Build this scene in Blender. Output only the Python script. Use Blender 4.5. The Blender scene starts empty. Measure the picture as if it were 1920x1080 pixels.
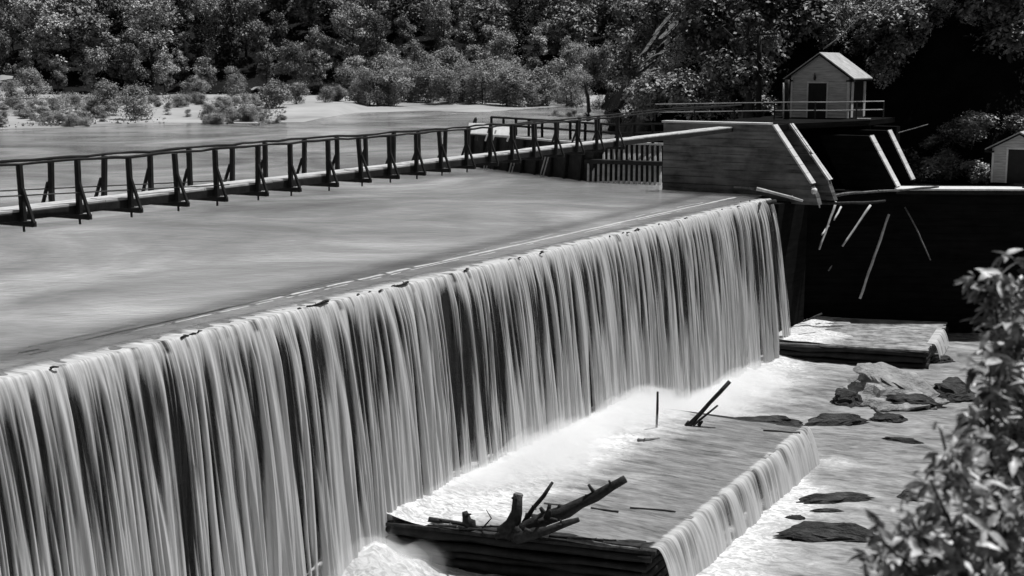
import bpy, bmesh, math, random
import numpy as np
from mathutils import Vector, Matrix, noise as mn
random.seed(7)
RNG = np.random.default_rng(11)
S = bpy.context.scene
COL = S.collection

# ------------------------------------------------------------------ camera geometry
F = 2500.0
PITCH = math.atan(415 / 2500)
CP, SP = math.cos(PITCH), math.sin(PITCH)
H = 7.0
def ray(px, py):
    x = (px - 960) / F; v = -(py - 540) / F
    return x, CP + v * SP, -SP + v * CP
def P(px, py, z):                       # where the sight line meets the level z
    r = ray(px, py); t = (z - H) / r[2]
    return Vector((r[0] * t, r[1] * t, z))
def D(px, py, Y):                       # where the sight line is Y metres ahead
    r = ray(px, py); t = Y / r[1]
    return Vector((r[0] * t, Y, H + r[2] * t))

cam = bpy.data.cameras.new('camera'); co = bpy.data.objects.new('camera', cam); COL.objects.link(co)
co.location = (0, 0, H); co.rotation_euler = (math.pi / 2 - PITCH, 0, 0)
cam.sensor_width = 36; cam.lens = 36 * F / 1920; cam.clip_end = 3000; cam.clip_start = 0.1
cam.dof.use_dof = True; cam.dof.focus_distance = 52; cam.dof.aperture_fstop = 2.6
S.camera = co

# ------------------------------------------------------------------ light
SUN_EL, SUN_AZ = math.radians(67), math.radians(58)      # azimuth from +Y towards +X
w = bpy.data.worlds.new('World'); S.world = w; w.use_nodes = True
nt = w.node_tree; nt.nodes.clear()
sky = nt.nodes.new('ShaderNodeTexSky'); sky.sky_type = 'NISHITA'; sky.sun_disc = False
sky.sun_elevation = SUN_EL; sky.sun_rotation = SUN_AZ
bw = nt.nodes.new('ShaderNodeRGBToBW'); bg = nt.nodes.new('ShaderNodeBackground'); wo = nt.nodes.new('ShaderNodeOutputWorld')
nt.links.new(sky.outputs[0], bw.inputs[0]); nt.links.new(bw.outputs[0], bg.inputs[0]); nt.links.new(bg.outputs[0], wo.inputs[0])
bg.inputs[1].default_value = 0.05
sl = bpy.data.lights.new('sun', 'SUN'); sl.energy = 4.6; sl.angle = math.radians(0.5); sl.color = (1, 1, 1)
so = bpy.data.objects.new('sun', sl); COL.objects.link(so)
sd = Vector((math.sin(SUN_AZ) * math.cos(SUN_EL), math.cos(SUN_AZ) * math.cos(SUN_EL), math.sin(SUN_EL)))
so.rotation_euler = sd.to_track_quat('Z', 'Y').to_euler(); so.location = (0, 0, 60)
S.view_settings.view_transform = 'Standard'; S.view_settings.look = 'None'
S.cycles.volume_bounces = 8; S.cycles.transparent_max_bounces = 16; S.cycles.max_bounces = 8
S.view_settings.exposure = 0.1; S.view_settings.gamma = 1.0

# ------------------------------------------------------------------ materials
class NB:
    def __init__(self, name):
        self.m = bpy.data.materials.new(name); self.m.use_nodes = True
        self.t = self.m.node_tree; self.t.nodes.clear()
        self.out = self.n('OutputMaterial')
    def n(self, typ, **kw):
        nd = self.t.nodes.new('ShaderNode' + typ)
        for k, v in kw.items(): setattr(nd, k, v)
        return nd
    def l(self, a, b): self.t.links.new(a, b)
    def math(self, op, a, b=None, c=None, clamp=False):
        nd = self.n('Math', operation=op, use_clamp=clamp)
        for i, v in enumerate((a, b, c)):
            if v is None: continue
            if isinstance(v, (int, float)): nd.inputs[i].default_value = v
            else: self.l(v, nd.inputs[i])
        return nd.outputs[0]
    def coords(self, kind='Object', scale=(1, 1, 1), rot=(0, 0, 0)):
        tc = self.n('TexCoord'); mp = self.n('Mapping'); self.l(tc.outputs[kind], mp.inputs[0])
        mp.inputs['Scale'].default_value = scale; mp.inputs['Rotation'].default_value = rot
        return mp.outputs[0]
    def geo(self, scale=(1, 1, 1), rotz=0.0):
        g = self.n('NewGeometry'); mp = self.n('Mapping'); self.l(g.outputs['Position'], mp.inputs[0])
        mp.vector_type = 'TEXTURE' if False else 'POINT'
        mp.inputs['Rotation'].default_value = (0, 0, rotz)
        m2 = self.n('Mapping'); self.l(mp.outputs[0], m2.inputs[0]); m2.inputs['Scale'].default_value = scale
        return m2.outputs[0]
    def noise(self, vec, scale, detail=4, rough=0.55, dist=0.0):
        nd = self.n('TexNoise'); self.l(vec, nd.inputs['Vector'])
        nd.inputs['Scale'].default_value = scale; nd.inputs['Detail'].default_value = detail
        nd.inputs['Roughness'].default_value = rough; nd.inputs['Distortion'].default_value = dist
        return nd.outputs[0]
    def ramp(self, fac, stops):
        nd = self.n('ValToRGB'); self.l(fac, nd.inputs[0])
        els = nd.color_ramp.elements
        while len(els) < len(stops): els.new(0.5)
        for e, (p, v) in zip(els, stops): e.position = p; e.color = (v, v, v, 1)
        return nd.outputs[0]
    def mix(self, fac, a, b):
        nd = self.n('MixRGB')
        for i, v in ((0, fac), (1, a), (2, b)):
            if isinstance(v, (int, float)): nd.inputs[i].default_value = v if i == 0 else (v, v, v, 1)
            else: self.l(v, nd.inputs[i])
        return nd.outputs[0]
    def bump(self, h, strength=0.3, dist=0.05):
        nd = self.n('Bump'); self.l(h, nd.inputs['Height'])
        nd.inputs['Strength'].default_value = strength; nd.inputs['Distance'].default_value = dist
        return nd.outputs[0]
    def bsdf(self, col, rough=0.7, normal=None, spec=0.3, trans=None):
        b = self.n('BsdfPrincipled')
        if isinstance(col, (int, float)): b.inputs['Base Color'].default_value = (col, col, col, 1)
        else: self.l(col, b.inputs['Base Color'])
        if isinstance(rough, (int, float)): b.inputs['Roughness'].default_value = rough
        else: self.l(rough, b.inputs['Roughness'])
        b.inputs['Specular IOR Level'].default_value = spec
        if normal is not None: self.l(normal, b.inputs['Normal'])
        return b
    def done(self, shader):
        self.l(shader.outputs[0] if hasattr(shader, 'outputs') else shader, self.out.inputs['Surface']); return self.m

def simple(name, lo, hi, scale=2.0, stretch=(1, 1, 1), rough=0.8, bump=0.3, bscale=None, spec=0.25, detail=6, per_object=0.0, bd=0.03):
    b = NB(name); v = b.coords('Object', stretch)
    f = b.noise(v, scale, detail, 0.62)
    c = b.ramp(f, [(0.3, lo), (0.7, hi)])
    if per_object:
        oi = b.n('ObjectInfo')
        k = b.math('MULTIPLY_ADD', oi.outputs['Random'], per_object * 2, 1 - per_object)
        mm = b.n('VectorMath', operation='SCALE'); b.l(c, mm.inputs[0]); b.l(k, mm.inputs['Scale']); c = mm.outputs[0]
    f2 = b.noise(v, bscale or scale * 4, 5, 0.6)
    return b.done(b.bsdf(c, rough, b.bump(f2, bump, bd), spec))

M = {}
M['timber_dark'] = simple('weathered_dark_timber', 0.006, 0.022, 3, (1, 1, 1), 0.85, 0.5)
M['timber_wet'] = simple('wet_black_timber', 0.008, 0.03, 2, (1, 1, 1), 0.6, 0.6, spec=0.15)
M['deck_wood'] = simple('bleached_deck_boards', 0.32, 0.62, 2.5, (1, 1, 1), 0.8, 0.3)
M['pale_wood'] = simple('pale_stripped_wood', 0.3, 0.6, 3, (1, 1, 1), 0.7, 0.3)
M['mid_wood'] = simple('grey_driftwood', 0.05, 0.22, 4, (1, 1, 1), 0.85, 0.6)
M['plank_wood'] = simple('silvered_planks', 0.06, 0.42, 1.6, (1, 1, 1), 0.7, 0.5)
M['black_wood'] = simple('soaked_driftwood', 0.008, 0.05, 5, (1, 1, 1), 0.75, 0.8, spec=0.15)
M['white_paint'] = simple('weathered_white_paint', 0.28, 0.6, 2.2, (0.6, 0.6, 6), 0.7, 0.15)
M['white_trim'] = simple('white_trim_paint', 0.5, 0.7, 3, (1, 1, 1), 0.7, 0.1)
M['roof_tin'] = simple('bleached_roofing', 0.26, 0.5, 2.5, (1, 1, 1), 0.6, 0.1)
M['door_dark'] = simple('dark_door_and_opening', 0.01, 0.02, 3, (1, 1, 1), 0.7, 0.1)
M['iron'] = simple('dark_iron_pipe', 0.02, 0.04, 6, (1, 1, 1), 0.6, 0.1)
M['rail_pale'] = simple('galvanised_rail', 0.3, 0.5, 1.2, (1, 1, 1), 0.6, 0.05)
M['bark'] = simple('tree_bark', 0.02, 0.06, 4, (1, 1, 0.3), 0.9, 0.8)
M['stem'] = simple('dark_stem', 0.015, 0.05, 8, (1, 1, 1), 0.85, 0.5)

def concrete(name, lo, hi):
    b = NB(name); v = b.geo((1, 1, 1)); vs = b.geo((0.5, 0.5, 4.2))
    a = b.noise(v, 0.9, 7, 0.65); h = b.noise(vs, 1.0, 3, 0.5)
    f = b.math('ADD', b.math('MULTIPLY', a, 0.5), b.math('MULTIPLY', h, 0.5))
    c = b.ramp(f, [(0.33, lo), (0.66, hi)])
    gz = b.n('NewGeometry'); sp = b.n('SeparateXYZ'); b.l(gz.outputs['Position'], sp.inputs[0])     # lines left by the form boards
    zz = b.math('ADD', b.math('MULTIPLY', sp.outputs[2], 2.3), b.math('MULTIPLY', a, 0.12)); ln = b.math('LESS_THAN', b.math('FRACT', zz), 0.12)
    ln = b.math('MULTIPLY', ln, b.ramp(b.noise(v, 0.7, 3), [(0.4, 0.0), (0.55, 0.6)]))
    c = b.mix(ln, c, lo * 0.5)
    return b.done(b.bsdf(c, 0.9, b.bump(h, 0.5, 0.05), 0.05))
M['concrete'] = concrete('board_marked_concrete', 0.03, 0.2)
M['concrete_lit'] = concrete('sunlit_concrete', 0.45, 0.68)  # pale copy of the concrete, paints the sunlit tops and sloping ends
M['concrete_dark'] = concrete('shaded_black_masonry', 0.003, 0.010)  # near-black copy, the shade of the walls is put into the colour
def rockmat(name, lo, hi, sc, wet=None):
    b = NB(name); v = b.geo((1, 1, 2.5)); f = b.noise(v, sc, 8, 0.65, 0.6)
    c = b.ramp(f, [(0.35, lo), (0.65, hi)]); g = b.noise(v, sc * 3, 6, 0.65)
    if wet is not None:            # darkened near the waterline: wet rock plus the painted shade of the fronts
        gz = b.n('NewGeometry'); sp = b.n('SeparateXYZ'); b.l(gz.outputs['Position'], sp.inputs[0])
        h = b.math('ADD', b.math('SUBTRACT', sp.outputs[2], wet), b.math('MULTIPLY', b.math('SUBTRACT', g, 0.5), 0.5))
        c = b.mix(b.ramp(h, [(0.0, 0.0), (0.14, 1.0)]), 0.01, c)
    return b.done(b.bsdf(c, 0.75, b.bump(g, 1.0, 0.2), 0.25))
M['rock'] = rockmat('wet_shaded_rock', 0.006, 0.07, 1.1, -8.5)
M['rock_pale'] = rockmat('pale_river_rock', 0.16, 0.42, 1.1, -8.5)
M['cliff_rock'] = rockmat('cliff_rock', 0.03, 0.2, 0.7)
def groundmat(name, stops, sc, bd=0.3):
    b = NB(name); v = b.geo(); f = b.noise(v, sc, 8, 0.65)
    g = b.noise(v, sc * 5, 6, 0.7)
    return b.done(b.bsdf(b.ramp(f, stops), 0.95, b.bump(g, 0.8, bd), 0.1))
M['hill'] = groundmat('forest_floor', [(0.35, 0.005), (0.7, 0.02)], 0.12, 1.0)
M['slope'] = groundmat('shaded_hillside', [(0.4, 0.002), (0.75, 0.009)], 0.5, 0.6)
M['sand'] = groundmat('river_sand', [(0.3, 0.16), (0.45, 0.3), (0.7, 0.45)], 0.05, 0.1)

def foliage(name, lo, hi, per=0.3, rough=0.6, spec=0.2, trans=0.15):
    b = NB(name); oi = b.n('ObjectInfo'); v = b.geo(); f = b.noise(v, 9.0 if name == 'near_leaves' else 0.7, 3, 0.7)
    c = b.ramp(f, [(0.38, lo), (0.66, hi)])
    k = b.math('MULTIPLY_ADD', oi.outputs['Random'], per * 2, 1 - per)
    mm = b.n('VectorMath', operation='SCALE'); b.l(c, mm.inputs[0]); b.l(k, mm.inputs['Scale'])
    p = b.bsdf(mm.outputs[0], rough, None, spec)
    tr = b.n('BsdfTranslucent'); b.l(mm.outputs[0], tr.inputs[0])
    mx = b.n('MixShader'); mx.inputs[0].default_value = trans; b.l(p.outputs[0], mx.inputs[1]); b.l(tr.outputs[0], mx.inputs[2])
    return b.done(mx)
M['leaf_far'] = foliage('far_tree_leaves', 0.025, 0.55, 0.55, 0.6, 0.2, 0.04)
M['leaf_willow'] = foliage('willow_leaves', 0.09, 0.48, 0.2, 0.6, 0.2, 0.08)
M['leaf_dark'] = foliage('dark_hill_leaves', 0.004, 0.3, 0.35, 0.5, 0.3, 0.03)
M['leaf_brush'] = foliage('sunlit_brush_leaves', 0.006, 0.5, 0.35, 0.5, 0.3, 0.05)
M['leaf_conifer'] = foliage('conifer_needles', 0.008, 0.09, 0.5, 0.6, 0.1, 0.02)
M['leaf_near'] = foliage('near_leaves', 0.07, 0.62, 0.1, 0.42, 0.45, 0.07)

# ---- dam axes
C0 = P(0, 715, 0); C1 = P(1440, 375, 0)
U = (C1 - C0).normalized(); N = Vector((U.y, -U.x, 0))     # along the crest / downstream
LEN = (C1 - C0).length
ROT = math.atan2(U.y, U.x)
def dam(a, d, z): return Vector((C0.x + U.x * a + N.x * d, C0.y + U.y * a + N.y * d, z))
def dam_ad(p):
    q = p - C0; return q.x * U.x + q.y * U.y, q.x * N.x + q.y * N.y

def reservoir_mat():
    b = NB('river_surface')
    r1 = b.noise(b.geo((0.7, 0.95, 1), 0.12), 1.1, 5, 0.62, 0.5); r2 = b.noise(b.geo((0.5, 1.2, 1), -0.1), 3.2, 4, 0.6)
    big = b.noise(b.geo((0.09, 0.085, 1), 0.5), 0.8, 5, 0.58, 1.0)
    lines = b.noise(b.geo((0.35, 0.8, 1), 0.2), 1.0, 6, 0.72, 0.8)
    hgt = b.math('ADD', b.math('MULTIPLY', r1, 0.6), b.math('MULTIPLY', r2, 0.4))
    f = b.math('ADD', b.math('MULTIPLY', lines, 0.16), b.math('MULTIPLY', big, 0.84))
    col = b.ramp(f, [(0.36, 0.22), (0.5, 0.40), (0.64, 0.66)])  # broad pale and dark patches in the colour stand in for reflections
    bp = b.n('Bump'); b.l(hgt, bp.inputs['Height']); bp.inputs['Distance'].default_value = 0.1
    b.l(b.ramp(big, [(0.4, 0.25), (0.62, 0.6)]), bp.inputs['Strength'])
    p = b.bsdf(col, 0.07, bp.outputs[0], 0.5); p.inputs['IOR'].default_value = 1.33
    p.subsurface_method = 'BURLEY'; p.inputs['Subsurface Weight'].default_value = 1.0
    p.inputs['Subsurface Radius'].default_value = (1, 1, 1); p.inputs['Subsurface Scale'].default_value = 7.0
    return b.done(p)
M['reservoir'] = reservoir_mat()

def foam_water_mat(name, dark, light, flow_rot, sx=0.18, sy=1.6, foam_white=0.64, sss=0.0):
    b = NB(name)
    at = b.n('Attribute', attribute_name='foam')
    g = b.geo((sx, sy, 1), flow_rot); g2 = b.geo((0.3, 0.3, 1))
    s1 = b.noise(g, 1.3, 6, 0.62, 0.3); s2 = b.noise(g2, 1.2, 5, 0.6, 0.8); s3 = b.noise(b.geo((sx * 2, sy * 2.5, 1), flow_rot), 2.5, 5, 0.65)
    f = b.math('ADD', at.outputs['Fac'], b.math('MULTIPLY', b.math('SUBTRACT', b.math('ADD', b.math('MULTIPLY', s1, 0.6), b.math('MULTIPLY', s2, 0.4)), 0.5), 1.5))
    foam = b.ramp(f, [(0.2, 0.0), (0.55, 0.35), (1.0, 1.0)])
    body = b.ramp(b.math('ADD', b.math('MULTIPLY', s1, 0.55), b.math('MULTIPLY', s3, 0.45)), [(0.36, dark), (0.62, light)])
    s4 = b.noise(b.geo((0.9, 1.6, 1), flow_rot), 3.2, 6, 0.7, 1.2)
    froth = b.ramp(s4, [(0.36, foam_white * 0.42), (0.6, foam_white * 1.15)])
    c = b.mix(foam, body, froth)
    r = b.ramp(foam, [(0, 0.16), (1, 0.7)])
    h = b.math('ADD', b.math('MULTIPLY', s1, 0.6), b.math('MULTIPLY', s3, 0.4))
    p = b.bsdf(c, r, b.bump(h, 0.35, 0.12), 0.4)
    if sss:
        p.subsurface_method = 'BURLEY'; p.inputs['Subsurface Weight'].default_value = 1.0
        p.inputs['Subsurface Radius'].default_value = (1, 1, 1); p.inputs['Subsurface Scale'].default_value = sss
    return b.done(p)
ROT_U = math.atan2(U.x, U.y)          # turns U onto +Y
M['river'] = foam_water_mat('churned_river', 0.12, 0.42, 0.35, 0.38, 0.95)
M['sill'] = foam_water_mat('water_over_sill', 0.2, 0.46, ROT_U, 0.4, 2.2, 0.75, 3.0)
M['apron'] = foam_water_mat('shallow_apron_water', 0.08, 0.32, ROT_U, 0.4, 1.9)

def fall_mat(name, lo=0.5, hi=0.8, fine=3.0):
    b = NB(name)
    tc = b.n('TexCoord'); mp = b.n('Mapping'); b.l(tc.outputs['UV'], mp.inputs[0]); mp.inputs['Scale'].default_value = (fine * 1.3, 0.14, 1)
    s = b.noise(mp.outputs[0], 1.5, 5, 0.6, 0.1)
    m2 = b.n('Mapping'); b.l(tc.outputs['UV'], m2.inputs[0]); m2.inputs['Scale'].default_value = (fine * 3.2, 0.35, 1)
    s2 = b.noise(m2.outputs[0], 2.0, 4, 0.65)
    at = b.n('Attribute', attribute_name='foam')
    ss = b.math('ADD', b.math('MULTIPLY', s, 0.62), b.math('MULTIPLY', s2, 0.38))
    f = b.math('ADD', at.outputs['Fac'], b.math('MULTIPLY', b.math('SUBTRACT', ss, 0.5), 1.25))
    alpha = b.ramp(f, [(0.2, 0.03), (0.45, 0.4), (0.75, 1.0)])
    c = b.ramp(ss, [(0.35, lo), (0.62, hi)])
    p = b.bsdf(c, 0.5, b.bump(ss, 0.5, 0.08), 0.3)
    tl = b.n('BsdfTranslucent'); b.l(c, tl.inputs[0])
    m0 = b.n('MixShader'); m0.inputs[0].default_value = 0.35; b.l(p.outputs[0], m0.inputs[1]); b.l(tl.outputs[0], m0.inputs[2])
    tr = b.n('BsdfTransparent'); mx = b.n('MixShader'); b.l(alpha, mx.inputs[0]); b.l(tr.outputs[0], mx.inputs[1]); b.l(m0.outputs[0], mx.inputs[2])
    return b.done(mx)
M['fall'] = fall_mat('falling_water', 0.6, 0.92)
M['spill'] = fall_mat('spilling_water', 0.55, 0.82, 2.0)
def mist_mat(dens):
    b = NB('spray'); v = b.n('VolumePrincipled'); v.inputs['Color'].default_value = (1, 1, 1, 1)
    v.inputs['Density'].default_value = dens; v.inputs['Anisotropy'].default_value = 0.0
    b.l(v.outputs[0], b.out.inputs['Volume']); return b.m
M['froth'] = simple('thin_froth', 0.4, 0.62, 6, (1, 1, 1), 0.7, 0.2)
M['mist'] = mist_mat(0.34)

# ------------------------------------------------------------------ object helpers
def link(name, me, mat=None, parent=None, smooth=False):
    o = bpy.data.objects.new(name, me); COL.objects.link(o)
    if mat is not None: me.materials.append(M[mat] if isinstance(mat, str) else mat)
    if parent is not None: o.parent = parent
    if smooth:
        for p in me.polygons: p.use_smooth = True
    return o
def tag(o, label, cat, group=None, kind=None):
    if kind: o['kind'] = kind
    if label: o['label'] = label
    if cat: o['category'] = cat
    if group: o['group'] = group
    return o
def root(name, loc, label, cat, group=None, rz=0.0):
    o = bpy.data.objects.new(name, None); COL.objects.link(o); o.location = loc; o.rotation_euler = (0, 0, rz)
    o.empty_display_size = 0.2
    return tag(o, label, cat, group)
class MB:
    """collects boxes, bars and tubes into ONE mesh (world coordinates minus an origin)"""
    def __init__(self, origin=(0, 0, 0)): self.v = []; self.f = []; self.o = Vector(origin)
    def add(self, vs, fs):
        b = len(self.v); self.v += [tuple(Vector(p) - self.o) for p in vs]; self.f += [tuple(i + b for i in f) for f in fs]
    def bar(self, a, b, w, h, up=(0, 0, 1), bev=0.0):
        a, b = Vector(a), Vector(b); d = (b - a).normalized(); up = Vector(up)
        s = d.cross(up)
        if s.length < 1e-4: s = d.cross(Vector((0, 1, 0)))
        s.normalize(); t = s.cross(d).normalized()
        w2, h2 = w / 2, h / 2; k = bev or min(w, h) * 0.12
        prof = [(-w2 + k, -h2), (w2 - k, -h2), (w2, -h2 + k), (w2, h2 - k), (w2 - k, h2), (-w2 + k, h2), (-w2, h2 - k), (-w2, -h2 + k)]
        vs = [a + s * x + t * y for x, y in prof] + [b + s * x + t * y for x, y in prof]
        fs = [(i, (i + 1) % 8, 8 + (i + 1) % 8, 8 + i) for i in range(8)] + [tuple(range(7, -1, -1)), tuple(range(8, 16))]
        self.add(vs, fs)
    def tube(self, pts, rad, n=8, rough=0.0, seed=0):
        pts = [Vector(p) for p in pts]
        if not hasattr(rad, '__len__'): rad = [rad] * len(pts)
        vs = []; fs = []; rn = random.Random(seed)
        for i, p in enumerate(pts):
            d = (pts[min(i + 1, len(pts) - 1)] - pts[max(i - 1, 0)]).normalized()
            s = d.cross(Vector((0, 0, 1)))
            if s.length < 0.05: s = d.cross(Vector((0, 1, 0)))
            s.normalize(); t = s.cross(d)
            for k in range(n):
                q = 2 * math.pi * k / n; r = rad[i] * (1 + rough * (rn.random() - 0.5) * 2)
                vs.append(p + s * math.cos(q) * r + t * math.sin(q) * r)
        for i in range(len(pts) - 1):
            for k in range(n):
                fs.append((i * n + k, i * n + (k + 1) % n, (i + 1) * n + (k + 1) % n, (i + 1) * n + k))
        fs += [tuple(range(n - 1, -1, -1)), tuple(range((len(pts) - 1) * n, len(pts) * n))]
        self.add(vs, fs)
    def prism(self, poly, vec):
        poly = [Vector(p) for p in poly]; vec = Vector(vec); n = len(poly)
        vs = poly + [p + vec for p in poly]
        fs = [(i, (i + 1) % n, n + (i + 1) % n, n + i) for i in range(n)] + [tuple(range(n - 1, -1, -1)), tuple(range(n, 2 * n))]
        self.add(vs, fs)
    def box(self, lo, hi):
        a, b = Vector(lo), Vector(hi)
        self.prism([(a.x, a.y, a.z), (b.x, a.y, a.z), (b.x, b.y, a.z), (a.x, b.y, a.z)], (0, 0, b.z - a.z))
    def build(self, name, mat, parent=None, smooth=False):
        me = bpy.data.meshes.new(name); me.from_pydata(self.v, [], self.f); me.update()
        bm = bmesh.new(); bm.from_mesh(me); bmesh.ops.recalc_face_normals(bm, faces=bm.faces); bm.to_mesh(me); bm.free()
        return link(name, me, mat, parent, smooth)

def grid_mesh(name, pts, nu, nv, mat, smooth=True, foam=None, uv=None, parent=None):
    me = bpy.data.meshes.new(name)
    fs = [(i * nv + j, (i + 1) * nv + j, (i + 1) * nv + j + 1, i * nv + j + 1) for i in range(nu - 1) for j in range(nv - 1)]
    me.from_pydata(pts, [], fs); me.update()
    if foam is not None:
        a = me.attributes.new('foam', 'FLOAT', 'POINT'); a.data.foreach_set('value', np.asarray(foam, dtype=np.float32))
    if uv is not None:
        l = me.uv_layers.new(name='UVMap'); idx = np.empty(len(me.loops), dtype=np.int32); me.loops.foreach_get('vertex_index', idx)
        l.data.foreach_set('uv', np.asarray(uv, dtype=np.float32)[idx].ravel())
    return link(name, me, mat, parent, smooth)

def sm(a, b, x):
    t = max(0.0, min(1.0, (x - a) / (b - a))); return t * t * (3 - 2 * t)
def nz(x, y=0.0, z=0.0): return mn.noise(Vector((x, y, z)))
def fbm(x, y, z=0.0, o=4): return mn.fractal(Vector((x, y, z)), 1.0, 2.0, o)

# ------------------------------------------------------------------ setting: water, banks, hills
RIVER_Z = -8.5
DECK_Z = -7.1
# reservoir: one sheet up to the crest
def build_reservoir():
    me = bpy.data.meshes.new('reservoir_water')
    a0, a1 = dam(-30, -1.0, 0), dam(LEN + 1.0, -1.0, 0)
    vs = [(a0.x, a0.y, 0), (a1.x, a1.y, 0), (24, 92, 0), (70, 300, 0), (-300, 300, 0), (-300, a0.y - 40, 0)]
    me.from_pydata(vs, [], [tuple(range(6))]); me.update()
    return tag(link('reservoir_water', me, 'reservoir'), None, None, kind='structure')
build_reservoir()

def build_river():
    nx, ny = 190, 170; x0, x1, y0, y1 = -16, 46, 12, 80
    pts = []; foam = []
    k2, k3 = P(1225, 1035, DECK_Z), P(1515, 800, DECK_Z)
    a2, d2 = dam_ad(k2); a3, d3 = dam_ad(k3)
    for i in range(nx):
        for j in range(ny):
            x = x0 + (x1 - x0) * i / (nx - 1); y = y0 + (y1 - y0) * j / (ny - 1)
            a, d = dam_ad(Vector((x, y, 0)))
            n1 = fbm(x * 0.22, y * 0.22, 1.0); n2 = fbm(x * 0.8, y * 0.5, 4.0)
            f = 1.0 - sm(0.5, 7.0, d + n1 * 2.6)
            dd = (d2 + (d3 - d2) * (a - a2) / (a3 - a2)); e = d - dd
            if a2 - 4 < a < a3 + 2:
                f = max(f, (1.2 - sm(0.2, 4.6 if a < a3 - 3 else 2.4, e + n1 * 1.8)) * sm(a2 - 4, a2, a) * (1 - sm(a3, a3 + 2, a)))
            f = max(f, 0.3 * sm(0.15, 0.6, n1 + 0.2))
            z = RIVER_Z + 0.07 * n2 + 0.05 * n1 + 0.45 * math.exp(-max(d - 0.8, 0) / 1.4) * (0.8 + 0.5 * n2)
            m_ = math.exp(-((a - a2 + 3.1) ** 2) / 1.6 - ((d - 1.5) ** 2) / 2.2); z += m_ * (0.75 + 0.4 * n2); f = max(f, 1.1 * m_)
            pts.append((x, y, z)); foam.append(f)
    tag(grid_mesh('river_water', pts, nx, ny, 'river', foam=foam), None, None, kind='structure')
build_river()

def bank_z(x, y):            # the sand bank and the wooded hill beyond it
    e = y - shore(x)
    z = -0.5 + 0.5 * sm(-8, 0, e) + 0.9 * sm(0, 45, e) + fbm(x * 0.03, y * 0.03, 2.0) * 0.35 * sm(0, 25, e)
    hs = 300 + 8 * nz(x * 0.02, 3.0)
    if y > hs: z += (y - hs) * 0.35 + 1.6 * fbm(x * 0.03, y * 0.03, 6.0)
    return z
SHORE = [(-400, 120), (-90, 142), (-58, 152), (-50, 158), (-42, 170), (-33, 168), (-26.5, 172), (-25, 205), (-14, 216), (-5, 208), (2, 225), (10, 240), (20, 250), (200, 260)]
def shore(x):
    for (xa, ya), (xb, yb) in zip(SHORE, SHORE[1:]):
        if xa <= x <= xb: return ya + (yb - ya) * (x - xa) / (xb - xa) + 1.5 * nz(x * 0.25, 9.0)
    return SHORE[-1][1]
def build_bank():
    xs = np.linspace(-330, 160, 190); ys = np.linspace(118, 318, 120)
    pts = [(x, y, bank_z(x, y) if y < 306 else bank_z(x, y)) for x in xs for y in ys]
    tag(grid_mesh('sand_bank', pts, len(xs), len(ys), 'sand'), None, None, kind='structure')
    xs = np.linspace(-330, 260, 90); ys = np.linspace(296, 640, 70)
    pts = [(x, y, bank_z(x, y) + (0.25 if y > 300 else -0.5)) for x in xs for y in ys]
    tag(grid_mesh('wooded_hillside', pts, len(xs), len(ys), 'hill'), None, None, kind='structure')
build_bank()

# the steep shaded slope on the right bank
def slope_z(x, y):
    xs_ = 0.056 * y + 2.3 + 1.2 * nz(y * 0.09, 2.0)
    ys_ = 87.5 - 5.5 * sm(24, 31, x) + 1.0 * nz(x * 0.3, 8.0)
    e = min((x - xs_) * 1.0, (y - ys_) * 0.9)
    if e < 0: return -1.0 + max(e, -6) * 0.5
    return -1.0 + 1.25 * e + 1.6 * sm(0, 2, e) + min(e * 0.25, 2.0) * fbm(x * 0.22, y * 0.22, 3.0) * 1.4
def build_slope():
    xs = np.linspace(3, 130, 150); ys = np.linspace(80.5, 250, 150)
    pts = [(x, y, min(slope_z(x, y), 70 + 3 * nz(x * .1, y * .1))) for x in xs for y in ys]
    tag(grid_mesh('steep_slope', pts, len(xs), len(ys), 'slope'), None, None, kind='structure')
build_slope()
# bank under the camera, wholly below the view
def build_near_bank():
    xs = np.linspace(-14, 30, 40); ys = np.linspace(-12, 24, 40)
    pts = [(x, y, 3.6 - 0.42 * max(0, y + 2) - 0.014 * max(0, y) ** 2 + 0.25 * fbm(x * .4, y * .4)) for x in xs for y in ys]
    tag(grid_mesh('near_bank', pts, len(xs), len(ys), 'hill'), None, None, kind='structure')
build_near_bank()

# ------------------------------------------------------------------ dam and falls
def build_dam():
    r = root('dam', dam(LEN / 2, 0, RIVER_Z), 'long straight overflow dam of dark wet boards behind the falling water', 'dam')
    o = r.location
    b = MB(o); b.prism([dam(-30, -0.55, -9.2), dam(-30, 0.0, -9.2), dam(-30, 0.0, -0.16), dam(-30, -0.55, -0.16)], U * (LEN + 30.6)); b.build('dam_wall', 'concrete_dark', r)
    b = MB(o); rn = random.Random(3); a = -30
    while a < LEN + 0.4:
        l = rn.uniform(1.5, 3.5)
        b.bar(dam(a, -0.07 + rn.uniform(-.02, .02), -0.24 + rn.uniform(-.015, .02)), dam(min(a + l, LEN + .5) - 0.05, -0.07 + rn.uniform(-.02, .02), -0.24 + rn.uniform(-.015, .02)), 0.14, 0.2); a += l
    b.build('crest_log', 'black_wood', r)
build_dam()

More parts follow.
